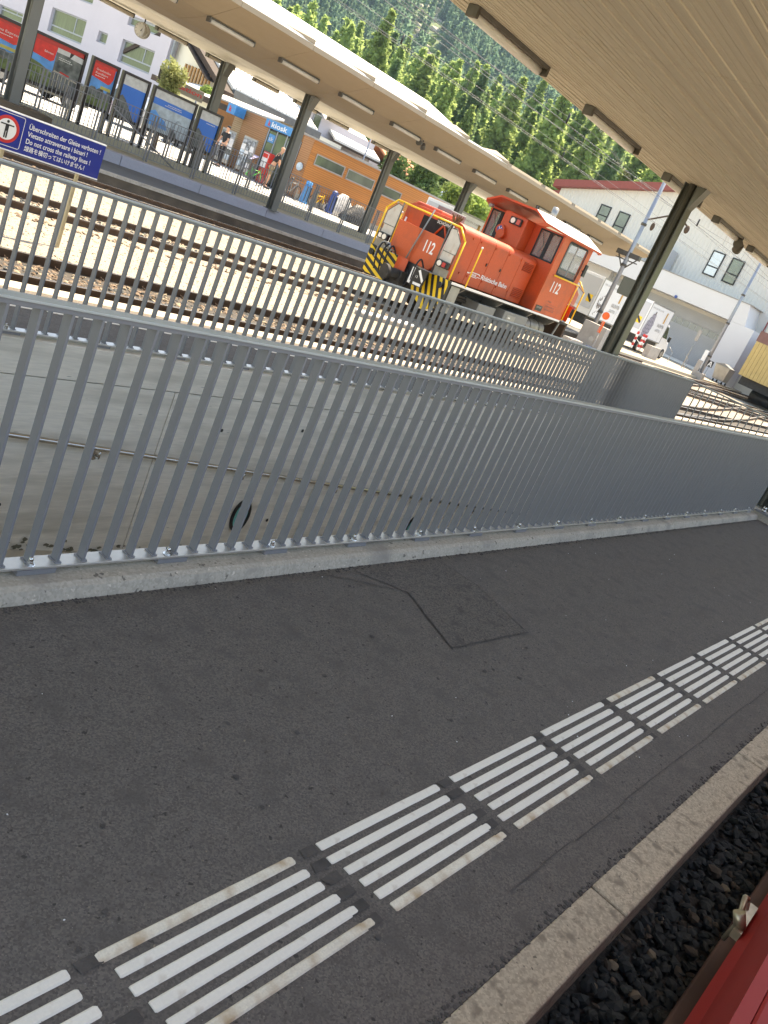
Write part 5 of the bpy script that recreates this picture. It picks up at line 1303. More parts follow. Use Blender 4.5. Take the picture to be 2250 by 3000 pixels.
# small orange-roofed house far behind
oh = thing('small_house', (71.5, 62, .3), 'small white house with orange tiled roof behind the wooden kiosk wall', 'house')
box('wall', M['plaster'], 69.9, 74.2, 60, 66, .2, 4.95, oh)
MB().prism([(69.0, 59.2, 4.85), (69.0, 63, 6.9), (69.0, 66.8, 4.85), (69.0, 66.8, 4.65), (69.0, 63, 6.7), (69.0, 59.2, 4.65)], (5.4, 0, 0)).build('roof', M['orange_roof'], oh)
w_ = box('window', M['black'], 71.0, 72.0, 59.95, 60.01, 3.2, 4.4, oh); box('pane', M['window'], 71.1, 71.9, 59.93, 59.95, 3.3, 4.3, w_)

# contact wires with droppers over the tracks
for k, (yy, za, zb_, lab) in enumerate(((13.9, 4.80, 5.55, 'contact and carrier wire over the locomotive track'), (9.35, 4.35, 5.3, 'contact and carrier wire over the nearest track'), (18.4, 5.7, 6.6, 'contact and carrier wire over the track by the far platform'), (23.6, 7.2, 8.2, 'overhead wire along the yard'))):
    t = thing('overhead_wire', (30, yy, za), lab, 'wire', 'overhead wires above the tracks')
    MB().tube([(-20, yy, za), (130, yy, za+.35)], .007, 5).build('contact_wire', M['wire'], t)
    mb = MB(); pts = []
    for q in range(0, 61):
        xx = -20+2.5*q; u = ((xx-2) % 38)/38; pts.append((xx, yy, zb_+.35*(xx+20)/150-.55*math.sin(math.pi*u)**1.0+.35))
    for a, b in zip(pts[:-1], pts[1:]): mb.cyl(a, b, .007, 5)
    mb.build('carrier_wire', M['wire'], t)
    dr = MB()
    for q in pts[::3]: dr.cyl((q[0], yy, za+.35*(q[0]+20)/150), q, .004, 4)
    dr.build('dropper', M['wire'], t, kind='stuff')
    if k < 2:
        for xx in (14.9, 22.7): MB().cyl((xx, yy, za+.08), (xx, yy, za+.26), .022, 8).build('insulator', M['black'], t)
hw = thing('power_lines', (60, 60, 14), 'bundle of thin power lines crossing in front of the forest', 'wire')
for k in range(3):
    pts = [(20+q*12, 22+q*3.5+k*.5, 12.2+.2*k-.5*math.sin(math.pi*q/14)) for q in range(15)]
    MB().tube(pts, .008, 4).build('line', M['wire'], hw)
# ================================================================ kiosk (front faces the station head, long side faces the tracks)
CAM_SCALE, CAM_SCALE_DZ = 1.091, -.173  # kiosk group scaled about the camera by its own factor
KG = .46
ks = thing('kiosk_building', (33, 32, KG), 'low larch-clad kiosk building with blue shop sign and ribbon windows', 'building')
KX, KY = 27.6, 28.35
def clad(x0, x1, y0, y1, z0, z1, face, mat, nm='cladding_boards'):
    mb = MB(); z = z0; p = .085
    while z < z1-.01:
        zt = min(z+p-.014, z1)
        o = random.uniform(0, .004)
        if face == 'y': mb.box(x0, x1, y0-.02-o, y0, z, zt)
        else: mb.box(x0-.02-o, x0, y0, y1, z, zt)
        z += p
    mb.build(nm, mat, ks, kind='stuff')
box('core', M['wood_gap'], KX+.015, 38.6, KY+.015, 35, KG, 3.0, ks)
# long wall with window openings drawn round three ribbon windows
wins = [(28.0, 29.8), (30.12, 31.95), (32.35, 34.1)]
zA, zB = 2.10, 2.47
clad(KX+.0, 38.2, KY, 0, KG+.25, zA-.06, 'y', M['wood']); clad(KX+.0, 38.2, KY, 0, zB+.04, 2.98, 'y', M['wood'])
e = KX
for a, b in wins+[(38.2, 38.2)]:
    if a > e+.01: clad(e, a-.05, KY, 0, zA-.05, zB+.035, 'y', M['wood'])
    e = b+.05
for a, b in wins:
    w = MB().box(a-.05, b+.05, KY-.05, KY-.025, zB, zB+.05).box(a-.05, b+.05, KY-.07, KY-.025, zA-.06, zA).box(a-.05, a, KY-.05, KY-.025, zA, zB).box(b, b+.05, KY-.05, KY-.025, zA, zB).build('window', M['trim'], ks)
    box('pane', M['window_green'], a, b, KY-.03, KY-.012, zA, zB, w)
box('plinth', M['conc'], KX, 38.6, KY-.01, KY+.02, KG-.1, KG+.24, ks)
MB().box(KX-.05, 38.7, KY-.1, KY+.0, 2.985, 3.05).box(KX-.05, 38.7, KY, 35.2, 3.0, 3.07).build('roof_edge', M['trim'], ks)
clad(38.3, 40.2, KY, 0, KG+.2, 2.5, 'y', M['wood_dark_shaded']); box('shed_core', M['dark_wood'], 38.3, 40.2, KY+.02, 31, KG, 2.5, ks)
# front: wooden corner, glass door under blue fascia, weathered wood block
clad(KX, 0, KY, 29.0, KG+.1, 2.98, 'x', M['wood_dark_shaded']); clad(KX, 0, 31.25, 33.6, KG+.1, 3.03, 'x', M['wood_dark_shaded'])
clad(KX-.01, 0, 33.0, 33.62, KG+.1, 3.02, 'x', M['wood_pale'])
sgk = box('fascia_sign', M['kiosk_blue'], KX-.16, KX-.03, 29.42, 31.42, 2.70, 3.03, ks, .01)
text('lettering', 'k', M['sign_red'], (KX-.163, 31.22, 2.77), (0, -1, 0), UZ, .30, sgk, bold=.03)
text('lettering', 'kiosk', M['white_print'], (KX-.163, 30.98, 2.77), (0, -1, 0), UZ, .30, sgk, width=1.05, bold=.02)
box('door_recess', M['black'], KX-.02, KX-.01, 29.0, 31.25, KG, 2.69, ks)
for a, b in ((29.1, 29.9), (29.95, 30.55), (30.62, 31.1)):
    box('door_glass', M['window_green'], KX-.035, KX-.022, a, b, KG+.1, 2.62, ks)
for q in (29.05, 29.92, 30.58, 31.15): box('door_frame', M['frame_grey'], KX-.06, KX-.036, q-.03, q+.03, KG, 2.69, ks)
MB().box(KX-.05, KX-.04, 30.65, 31.05, 2.15, 2.5).build('door_sticker', M['kiosk_blue'], ks)
text('lettering', 'sk', M['white_print'], (KX-.055, 31.0, 2.22), (0, -1, 0), UZ, .26, ks, width=.3)
MB().box(KX-.05, KX-.04, 29.2, 29.8, 1.7, 2.5).build('door_poster', M['poster_snow'], ks)
for xx in (38.3,): box('vent', M['trim'], 30.9, 31.8, KY+.3, KY+.5, 3.07, 3.12, ks)
cu = thing('cube_sign', (27.0, 33.05, 2.8), 'blue cube sign with red letter k beside the kiosk roof', 'sign')
MB().box(26.8, 27.4, 32.78, 33.36, 2.59, 3.0).build('cube', M['kiosk_blue'], cu, .01)
text('lettering', 'k', M['sign_red'], (26.797, 33.2, 2.68), (0, -1, 0), UZ, .32, cu, bold=.04)
MB().box(27.4, 27.7, 33.0, 33.1, 2.75, 2.85).build('bracket', M['dark_wood'], cu)
# cream wall block left of the kiosk
cbk = thing('cream_building', (31, 37, KG), 'cream-walled low building with pale roof left of the kiosk', 'building')
box('wall', M['plaster_cream'], 28.2, 33, 33.9, 40, KG, 2.75, cbk)
MB().prism([(27.7, 33.7, 2.76), (27.7, 40.5, 2.76), (30.5, 40.5, 3.3), (30.5, 33.7, 3.3)], (0, 0, .1)).build('roof', M['slate_white'], cbk); box('eave_board', M['dark_wood'], 27.6, 27.69, 33.7, 40.5, 2.62, 2.88, cbk)
wd = box('window', M['frame_grey'], 28.16, 28.2, 34.1, 34.9, 1.3, 2.4, cbk); box('pane', M['window_green'], 28.13, 28.16, 34.2, 34.8, 1.4, 2.3, wd)
# magazine racks, vending stand
def rack(x, y, h, label, rot):
    t = thing('magazine_rack', (x, y, KG), label, 'rack', 'magazine racks outside the kiosk')
    MB().box(x-.3, x+.3, y-.07, y+.07, KG+.15, KG+h).build('back_panel', M['grey_metal'], t)
    for k in range(5):
        z = KG+.3+k*(h-.4)/5
        for q in range(3): MB().prism([(x-.28+q*.19, y-.075, z), (x-.28+q*.19, y-.13, z+.02), (x-.28+q*.19, y-.10, z+.24), (x-.28+q*.19, y-.08, z+.24)], (.17, 0, 0)).build('magazine', M[random.choice(['magazines', 'poster_snow', 'poster_mount', 'poster_pale'])], t)
    for q in (-.3, .27): box('leg', M['grey_metal'], x+q, x+q+.03, y-.1, y+.1, KG, KG+.15, t)
    t.rotation_euler = (0, 0, R(rot)); return t
rack(25.9, 31.6, 1.5, 'dark magazine rack, left of the two outside the kiosk', -35); rack(26.3, 30.6, 1.55, 'pale magazine rack, right of the two outside the kiosk', -60)
vd = thing('display_stand', (26.9, 30.0, KG), 'red display stand with white price posters beside the kiosk door', 'stand')
MB().box(26.8, 27.1, 29.75, 30.2, KG, KG+1.3).build('body', M['red'], vd, .04)
MB().box(26.78, 26.8, 29.8, 30.15, KG+.65, KG+1.25).build('poster', M['poster_pale'], vd)
MB().box(26.77, 26.78, 29.82, 30.13, KG+1.05, KG+1.22).build('poster_band', M['red'], vd)
MB().prism([(26.3, 30.2, KG+.75), (26.65, 30.2, KG+.95), (26.65, 30.2, KG+.98), (26.3, 30.2, KG+.78)], (0, .5, 0)).build('shelf', M['lavender'], vd)

# ---------------------------------------------------------------- people
def skin_mesh(name, joints, edges, mat, parent, sub=1, **kw):
    """joints: list of (x,y,z,r)"""
    me = bpy.data.meshes.new(name); o0 = origin_of(parent)
    me.from_pydata([tuple(Vector(cam_scaled(j[:3]))-o0) for j in joints], edges, [])
    o = bpy.data.objects.new(name, me); COL.objects.link(o)
    if parent: o.parent = parent
    m = o.modifiers.new('skin', 'SKIN'); m.use_smooth_shade = True
    for i, j in enumerate(joints):
        sv_ = me.skin_vertices[0].data[i] if me.skin_vertices else None
        if sv_ is not None: sv_.radius = (j[3]*CAM_SCALE, (j[4] if len(j) > 4 else j[3])*CAM_SCALE); sv_.use_root = (i == 0)
    s_ = o.modifiers.new('sub', 'SUBSURF'); s_.levels = sub+1; s_.render_levels = sub+1
    me.materials.append(mat)
    return setp(o, **kw)
def person(x, y, z0, face, label, shirt, trousers, shorts=False, H=1.72, lean=0., hairm='hair', cap=None):
    t = thing('person', (x, y, z0), label, 'person')
    s = H/1.75; c, sn = math.cos(face), math.sin(face)
    def P(f, l, z, *r): return (x+(f*c-l*sn)*s, y+(f*sn+l*c)*s, z0+z*s)+tuple(q*s for q in r)
    L = lean
    J = [P(0, 0, .95, .13, .10), P(L*.3, 0, 1.15, .125, .09), P(L*.7, 0, 1.35, .15, .10), P(L, 0, 1.47, .07), P(L*1.15, 0, 1.55, .055), P(L*1.35, 0, 1.64, .085, .095), P(L*1.35, 0, 1.72, .06),
         P(L*.85, .19, 1.42, .05), P(L+.05, .25, 1.16, .042), P(L+.22, .22, .94, .034), P(L+.30, .2, .88, .03),
         P(L*.85, -.19, 1.42, .05), P(L+.05, -.26, 1.16, .042), P(L+.15, -.25, .92, .034), P(L+.22, -.24, .84, .03),
         P(0, .10, .86, .09), P(.05, .11, .50, .06), P(-.03, .12, .10, .042), P(.12, .13, .04, .035),
         P(0, -.10, .86, .09), P(-.03, -.11, .50, .06), P(-.10, -.12, .10, .042), P(.06, -.13, .04, .035)]
    E_ = [(0, 1), (1, 2), (2, 3), (3, 4), (4, 5), (5, 6), (2, 7), (7, 8), (8, 9), (9, 10), (2, 11), (11, 12), (12, 13), (13, 14), (0, 15), (15, 16), (16, 17), (17, 18), (0, 19), (19, 20), (20, 21), (21, 22)]
    skin_mesh('body', J, E_, M['skin'], t)
    g = .016*s
    def grow(ids, extra=0.): return [J[i][:3]+tuple(q+g+extra for q in J[i][3:]) for i in ids]
    def half(i, j, f): return tuple(a+(b-a)*f for a, b in zip(J[i][:3], J[j][:3]))
    js = grow([0, 1, 2, 7, 11])+[half(7, 8, .7)+(.05*s+g,), half(11, 12, .7)+(.05*s+g,), half(2, 3, .7)+(.075*s+g,)]
    skin_mesh('shirt', js, [(0, 1), (1, 2), (2, 3), (2, 4), (3, 5), (4, 6), (2, 7)], M[shirt], t)
    if shorts: jt = grow([0, 15, 19])+[half(15, 16, .9)+(.075*s+g,), half(19, 20, .9)+(.075*s+g,)]; et = [(0, 1), (0, 2), (1, 3), (2, 4)]
    else: jt = grow([0, 15, 19, 16, 20, 17, 21]); et = [(0, 1), (0, 2), (1, 3), (2, 4), (3, 5), (4, 6)]
    skin_mesh('shorts' if shorts else 'trousers', jt, et, M[trousers], t)
    for i in (18, 22):
        a = J[i]; f = Vector((c, sn, 0)); p = Vector(a[:3])
        MB().hexa([tuple(p+f*u*s+Vector((-sn, c, 0))*v*s+Vector((0, 0, w*s))) for w in (-.04, .035) for u, v in ((-.16, -.045), (.10, -.045), (.10, .045), (-.16, .045))]).build('shoe', M['black'], t, .02)
    h = J[6]
    MB().ball((h[0]-c*.02, h[1]-sn*.02, h[2]-.02), .088*s, 12, 8, (1, 1, .75)).build('cap' if cap else 'hair', M[cap or hairm], t)
    f = Vector((c, sn, 0)); l = Vector((-sn, c, 0)); hd_ = Vector(J[5][:3])
    for q in (-.032, .032): MB().ball(tuple(hd_+f*.082*s+l*q*s+Vector((0, 0, .02))), .008*s, 6, 4).build('eye', M['black'], t)
    MB().ball(tuple(hd_+f*.095*s+Vector((0, 0, -.01))), .014*s, 6, 4).build('nose', M['skin'], t)
    return t
person(25.15, 27.6, KG, R(-35), 'bald man in black T-shirt and khaki shorts bending forward by the kiosk', 'cloth_black', 'khaki', True, 1.70, .16, 'skin')
person(24.2, 29.6, KG, R(180), 'person in dark clothes standing left of the magazine racks', 'cloth_black', 'cloth_black', False, 1.62, .03, 'cloth_black')
# items by the man
hm = MB().ball((25.5, 27.3, KG+1.0), .13, 12, 8, (1, 1, .8)).build('helmet', M['red']); setp(hm, 'red and white cycle helmet held by the man in black', 'helmet')

# ---------------------------------------------------------------- bicycles
def bicycle(x, y, ang, s, mat, label):
    t = thing('bicycle', (x, y, KG), label, 'bicycle', 'bicycles parked by the kiosk')
    c, sn = math.cos(ang), math.sin(ang)
    def P(u, z, v=0): return (x+(u*c-v*sn)*s, y+(u*sn+v*c)*s, KG+z*s)
    for u in (-.5, .5):
        mb = MB(); n = 22
        for k in range(n):
            a0, a1 = 2*math.pi*k/n, 2*math.pi*(k+1)/n
            mb.cyl(P(u+.31*math.cos(a0), .32+.31*math.sin(a0)), P(u+.31*math.cos(a1), .32+.31*math.sin(a1)), .022*s, 6, caps=False)
        w = mb.build('wheel', M['rubber'], t)
        sp = MB()
        for k in range(8): a0 = math.pi*k/8; sp.cyl(P(u-.3*math.cos(a0), .32-.3*math.sin(a0)), P(u+.3*math.cos(a0), .32+.3*math.sin(a0)), .004, 3)
        sp.build('spokes', M['grey_metal'], w)
    MB().tube([P(-.5, .32), P(-.12, .30), P(-.2, .78), P(-.5, .32)], .02*s, 6).tube([P(-.12, .30), P(.36, .72), P(-.17, .68)], .024*s, 6).tube([P(.36, .85), P(.38, .66), P(.5, .32)], .02*s, 6).build('frame', mat, t)
    MB().tube([P(.38, .92, -.25), P(.38, .90, 0), P(.38, .92, .25)], .015*s, 6).build('handlebar', M['black'], t)
    MB().ball(P(-.22, .86), .1*s, 10, 5, (1.2, .7, .4)).build('saddle', M['black'], t)
    return t
bicycle(24.3, 27.5, R(-10), .72, M['green'], 'bright green child bicycle in front of the kiosk')
bicycle(26.2, 27.2, R(15), .9, M['grey_metal'], 'dark bicycle beside the man in khaki shorts')
bicycle(28.2, 27.55, R(5), .75, M['yellow_rail'], 'small yellow bicycle between the blue bags')
def bluebag(x, y, h, mat, label):
    t = thing('upright_bag', (x, y, KG-.06), label, 'bag', 'upright blue bags by the wooden wall')
    MB().hexa([(x-.16, y-.12, KG), (x+.16, y-.12, KG), (x+.16, y+.12, KG), (x-.16, y+.12, KG), (x-.13, y-.10, KG+h*.8), (x+.17, y-.10, KG+h*.8), (x+.17, y+.10, KG+h*.8), (x-.13, y+.10, KG+h*.8)]).build('body', mat, t, .05)
    MB().ball((x+.02, y, KG+h*.88), .17, 12, 7, (1, .7, .6)).build('top_flap', mat, t)
    MB().box(x-.12, x-.08, y-.14, y-.12, KG+.1, KG+h*.75).box(x+.08, x+.12, y-.14, y-.12, KG+.1, KG+h*.75).build('strap', M['black'], t)
bluebag(27.3, 27.5, .95, M['bright_blue'], 'bright blue upright bag beside the column')
bluebag(28.95, 27.5, 1.0, M['deep_blue'], 'dark blue upright bag left of the covered motorbikes')
ts = thing('round_plate', (27.1, 28.0, 1.4), 'round pale blue and grey plate on the wooden corner wall', 'sign')  # round plate on the kiosk's corner wall
MB().cyl((27.55, 28.6, 1.75), (27.48, 28.6, 1.75), .17, 16).build('plate', M['poster_snow'], ts)
# covered motorbikes
def tarp(x0, x1, y0, y1, z0, h, mat, name, label, seed):
    r_ = random.Random(seed); n = 16; m_ = 9; vs = []; fs = []
    for j in range(m_+1):
        v = j/m_
        for i in range(n):
            a = 2*math.pi*i/n; rr = (1-v**2.2*.75)*(1+.05*r_.uniform(-1, 1)+.05*math.sin(3*a+seed))
            hx = math.cos(a)*rr; hy = math.sin(a)*rr
            bump = .85+.15*math.cos(hx*3.5)
            vs.append(((x0+x1)/2+hx*(x1-x0)/2, (y0+y1)/2+hy*(y1-y0)/2, z0+h*v*bump))
    for j in range(m_):
        for i in range(n): a = j*n+i; b = j*n+(i+1) % n; fs.append((a, b, b+n, a+n))
    fs.append(tuple(range(m_*n, m_*n+n)))
    o = MB().add(vs, fs, True).build(name, mat, None); setp(o, label, 'motorbike cover', 'covered motorbikes by the wooden wall')
tarp(29.0, 31.2, 27.7, 28.25, KG, .98, M['tarp_white'], 'motorbike_cover', 'silver-white cover over a motorbike against the wooden wall', 2)
tarp(29.3, 31.3, 26.7, 27.5, KG, .82, M['tarp_black'], 'motorbike_cover', 'black cover over a motorbike in front of the silver one', 5)

# ================================================================ chalets behind, camera scaling reset
CAM_SCALE, CAM_SCALE_DZ = 1., 0.
ch = thing('chalet', (37, 46, .3), 'chalet with dark overhanging gable and large pale tiled roof', 'house')
# gable end with deep dark eaves on the left, long tiled roof towards us
box('wall', M['plaster_cream'], 33.6, 44.5, 43.2, 50, .3, 3.9, ch)
def roofplane(x0, x1, y0, z0, y1, z1, mat, nm, th=.16):
    return MB().prism([(x0, y0, z0), (x0, y1, z1), (x0, y1, z1+th), (x0, y0, z0+th)], (x1-x0, 0, 0)).build(nm, mat, ch)
roofplane(33.9, 41.0, 42.2, 3.95, 47.2, 6.3, M['slate_white'], 'roof'); roofplane(33.9, 41.0, 52.2, 3.9, 47.2, 6.3, M['slate_dark'], 'roof')
tg = MB()
for i in range(24):
    for j in range(13):
        if random.random() < .8: xx = 34.1+i*.29+(j % 2)*.145; v = j/13; tg.box(xx, xx+.05, 42.2+5*v, 42.26+5*v, 4.115+2.35*v, 4.16+2.35*v)
tg.build('snow_hooks', M['slate_dark'], ch, kind='stuff')
MB().prism([(33.1, 41.9, 3.75), (33.1, 47.2, 6.35), (33.1, 52, 3.75), (33.1, 52, 3.5), (33.1, 47.2, 6.0), (33.1, 41.9, 3.45)], (.75, 0, 0)).build('gable_eave', M['dark_wood'], ch)
MB().prism([(32.9, 43.2, 3.9), (33.6, 43.2, 3.9), (33.6, 47.2, 6.0), (32.9, 47.2, 6.0)], (0, .25, 0)).build('eave_board', M['dark_wood'], ch)
MB().prism([(33.58, 43.2, 3.8), (33.58, 47.2, 6.0), (33.58, 50, 4.5), (33.58, 50, 3.8)], (.1, 0, 0)).build('gable_wall', M['plaster_cream'], ch)
bal = MB()
for k in range(9): bal.box(33.3, 33.4, 43.6+k*.3, 43.72+k*.3, 3.0, 4.3)
bal.build('balcony_board', M['brown_wood'], ch); box('balcony_floor', M['dark_wood'], 32.9, 33.6, 43.4, 46.4, 2.75, 2.9, ch)
MB().box(33.9, 41.2, 42.0, 42.2, 3.62, 4.02).build('gutter', M['slate_dark'], ch)
for q in range(14): box('rafter_end', M['dark_wood'], 34.2+q*.5, 34.32+q*.5, 42.25, 42.9, 3.68, 3.80, ch)
MB().box(34.5, 41.5, 42.9, 43.19, 3.2, 3.45).build('trim_board', M['fascia'], ch)
box('porch_wall', M['plaster_cream'], 33.8, 37.5, 41.5, 43.15, .3, 3.1, ch)
w_ = box('window', M['frame_grey'], 33.52, 33.57, 44.0, 45.0, 1.4, 2.5, ch); box('pane', M['window'], 33.5, 33.52, 44.1, 44.9, 1.5, 2.4, w_)
MB().prism([(36.2, 47.5, 5.9), (36.2, 48.6, 5.9), (36.2, 48.6, 7.0), (36.2, 47.5, 7.0)], (1.0, 0, 0)).build('chimney', M['slate_dark'], ch)
c2_ = thing('chalet', (44, 47, .3), 'white-walled chalet part with second pale tiled roof, right of the kiosk column', 'house')
box('wall', M['plaster'], 40.9, 48.6, 44.2, 50, .3, 5.0, c2_)
MB().prism([(40.0, 44.6, 5.6), (41.2, 44.6, 5.5), (41.5, 43.9, 3.9), (40.2, 43.9, 3.9)], (0, .2, 0)).build('dark_gable', M['slate_dark'], c2_)
MB().prism([(43.9, 43.4, 4.05), (43.9, 47.5, 6.1), (43.9, 47.5, 6.28), (43.9, 43.4, 4.2)], (4.9, 0, 0)).build('roof', M['slate_white'], c2_)
MB().box(43.8, 48.9, 43.3, 43.42, 3.9, 4.04).build('gutter', M['dark_wood'], c2_)
MB().prism([(40.6, 43.6, 5.2), (44.4, 43.6, 5.2), (44.4, 48, 6.2), (40.6, 48, 6.2)], (0, 0, .15)).build('roof', M['slate_dark'], c2_)
for a in (42.15,): w_ = box('window', M['frame_grey'], a, a+.75, 44.13, 44.19, 3.9, 5.1, c2_); box('pane', M['window'], a+.08, a+.67, 44.11, 44.13, 4.0, 5.0, w_)
box('shed', M['dark_wood'], 43.0, 47.0, 41.5, 43.2, .3, 3.2, c2_)
fp_ = thing('flagpole', (46.5, 43, .3), 'thin grey pole in front of the second pale roof', 'pole'); MB().cyl((45.6, 42, .3), (45.6, 42, 5.6), .05, 8).build('pole', M['mast'], fp_)
# ---------------------------------------------------------------- white apartment block, top left
ab = thing('apartment_block', (36, 55, .3), 'white plastered apartment block with green curtained windows, top left', 'building')
AX = 33.
openings = [(56.5, 60.8, 3.0, 4.48), (53.85, 54.92, 3.55, 4.2), (48.75, 52.2, 2.95, 4.27), (64.2, 67.6, 2.7, 3.4), (48.7, 52.2, 5.1, 5.65), (56.4, 60.8, 5.44, 6.9)]
ys = sorted({47.56, 75.}|{o[0] for o in openings}|{o[1] for o in openings}); zs = sorted({.3, 9.}|{o[2] for o in openings}|{o[3] for o in openings})
wl_ = MB()
for ya, yb in zip(ys[:-1], ys[1:]):
    for za, zb in zip(zs[:-1], zs[1:]):
        if any(o[0] <= ya and yb <= o[1] and o[2] <= za and zb <= o[3] for o in openings): continue
        wl_.box(AX, AX+.35, ya, yb, za, zb)
wl_.build('front_wall', M['plaster'], ab)
box('side_wall', M['plaster'], AX+.35, AX+3, 47.56, 47.9, .3, 9, ab); box('core', M['black_matt'], AX+.8, AX+3, 47.9, 75, .3, 8.9, ab)
for i, (a, b, c, d) in enumerate(openings):
    w = MB().box(AX+.16, AX+.24, a, b, c, c+.1).box(AX+.16, AX+.24, a, b, d-.08, d).box(AX+.16, AX+.24, a, a+.08, c+.1, d-.08).box(AX+.16, AX+.24, b-.08, b, c+.1, d-.08)
    if b-a > 2:
        w.box(AX+.17, AX+.23, a+.08, b-.08, c+.42, c+.50); w.box(AX+.17, AX+.23, a+(b-a)*.33, a+(b-a)*.33+.08, c+.5, d-.08)
    w = w.build('window', M['frame_grey'], ab); box('pane', M['curtain'], AX+.2, AX+.22, a+.08, b-.08, c+.1, d-.08, w)
MB().box(AX+.1, AX+.3, 47.3, 47.5, .3, 9).build('downpipe', M['mast'], ab)
# vehicles on the street (body, glass, wheels, lamps)
def car(x, y, ang, mat, label, L=4.1, W=1.7, H=1.5, z=.3, van_=False):
    t = thing('parked_car', (x, y, z), label, 'car', 'cars in the street'); h = H
    pr_ = [(-L/2, .25), (L/2, .25), (L/2, .62*h*.85), (L*.30, .68*h*.9), (L*.12, h), (-L*.33, h), (-L*.47, .66*h), (-L/2, .6*h)] if not van_ else [(-L/2, .25), (L/2, .25), (L/2, .5*h), (L*.36, .58*h), (L*.26, h), (-L*.49, h), (-L/2, .9*h)]
    MB().prism([(x+u, y-W/2, z+v) for u, v in pr_], (0, W, 0)).build('body', mat, t, .07)
    for s in (-1, 1): MB().prism([(x-L*.36, y+s*(W/2+.004), z+.68*h), (x+L*.20, y+s*(W/2+.004), z+.68*h), (x+L*.10, y+s*(W/2+.004), z+h-.1), (x-L*.31, y+s*(W/2+.004), z+h-.1)], (0, s*.01, 0)).build('side_glass', M['window'], t)
    MB().prism([(x-L*.475-.01, y-W*.4, z+.68*h), (x-L*.475-.01, y+W*.4, z+.68*h), (x-L*.345-.01, y+W*.38, z+h-.06), (x-L*.345-.01, y-W*.38, z+h-.06)], (-.01, 0, 0)).build('rear_glass', M['window'], t)
    for s in (-1, 1): MB().box(x-L/2-.02, x-L/2+.05, y+s*W*.38-.12, y+s*W*.38+.12, z+.5*h, z+.62*h).build('tail_lamp', M['redlens'], t, .02)
    for u in (-.31, .31):
        for s in (-1, 1):
            w = MB().cyl((x+u*L, y+s*(W/2-.16), z+.31), (x+u*L, y+s*(W/2+.02), z+.31), .31, 20).build('wheel', M['rubber'], t, .02)
            MB().cyl((x+u*L, y+s*(W/2+.021), z+.31), (x+u*L, y+s*(W/2+.03), z+.31), .19, 16).build('rim', M['grey_metal'], w)
    t.rotation_euler = (0, 0, ang); return t
car(28.0, 36.6, R(60), M['car_blue'], 'blue and white car with red tail lamp beside the dark magazine racks')
car(24.0, 35.0, R(30), M['silver_car'], 'silver car partly behind the last blue poster')
car(17.3, 32.5, R(0), M['car_dark'], 'dark off-road vehicle behind the viaduct poster', L=4.3, H=1.75)
car(14.9, 35.5, R(75), M['car_red'], 'red-lamped light car between the first two poster boards', L=4.2, H=1.55)
car(70.0, 52.0, R(170), M['silver_car'], 'silver car on the slope above the kiosk roof', z=3.6)
# station lettering sign
ss = thing('station_sign', (19.8, 27, .3), 'grey sign with red letters ending in tion behind the poster boards', 'sign')
MB().box(19.1, 20.56, 26.95, 27.0, 2.36, 2.72).build('panel', M['trim'], ss, .01)
text('lettering', 'Station', M['sign_red'], (19.2, 26.945, 2.5), RX, UZ, .21, ss, width=1.28, bold=.03)
for q in (19.3, 20.4): MB().cyl((q, 27.05, .3), (q, 27.05, 2.7), .04, 8).build('post', M['mast'], ss)
# ================================================================ terrain and forest
HR = [0, 95, 150, 220, 300, 420, 700, 1100, 1500]
HZ = [-3., -1., 4., 14., 20., 42., 160., 335., 430.]
def hz(x, y):
    r = math.hypot(x, y); th = math.atan2(y, x)
    z = float(np.interp(r, HR, HZ))
    k = float(np.interp(th, [.35, .5, .72, .84, 1.0], [1., 1., .95, .68, .5]))
    k2 = float(np.interp(r, [0, 300, 700], [k, k, 1.0]))
    return z*k2 if z > 0 else z
vs = []; fs = []; NR, NT = 60, 80
for i in range(NR+1):
    r = 60+1440*(i/NR)**1.5
    for j in range(NT+1):
        th = -.6+2.9*j/NT; x, y = r*math.cos(th), r*math.sin(th)
        vs.append((x, y, hz(x, y)+(math.sin(x*.05)+math.cos(y*.043+x*.02))*.5*min(1, max(0, (r-120)/200))*3))
for i in range(NR):
    for j in range(NT):
        a = i*(NT+1)+j; fs.append((a, a+NT+1, a+NT+2, a+1))
hills = MB().add(vs, fs, True).build('hillside', M['hill'], None, kind='structure')
base_g = structure('ground', MB().box(-400, 900, -300, 900, -4, -3.2), M['hill'])

def foliage(n_lv, h, rad, rr, leafs, size, droop=.25, base=.12, power=.85, gap=0.):
    """needle clumps on whorled branches; returns verts, tris"""
    V = []; 
    for i in range(n_lv):
        u = (i+.5)/n_lv; z = h*(base+(1-base)*u); R_ = rad*(1-u)**power*(.8+.4*rr.random())+.05
        nb = max(3, int(6+5*(1-u)))
        a0 = rr.random()*6.28
        for b in range(nb):
            if rr.random() < gap: continue
            a = a0+6.283*b/nb+rr.normal()*.25; L = R_*(.65+.5*rr.random())
            k = max(2, int(leafs*(.35+.65*L/rad)))
            t = rr.random(k)**.7
            cx = np.cos(a)*L*t; cy = np.sin(a)*L*t; cz = z-droop*L*t*t+rr.normal(size=k)*.14*L**.5
            c = np.stack([cx, cy, cz], 1)+rr.normal(size=(k, 3))*.09*L**.5
            s = size*(.6+.8*rr.random((k, 1)))
            d1 = rr.normal(size=(k, 3)); d1 /= np.linalg.norm(d1, axis=1, keepdims=True)
            d2 = rr.normal(size=(k, 3)); d2 /= np.linalg.norm(d2, axis=1, keepdims=True)
            V.append(np.stack([c-d1*s*.5, c+d1*s*.5, c+d2*s*.9], 1).reshape(-1, 3))
    V = np.concatenate(V); return V, np.arange(len(V)).reshape(-1, 3)
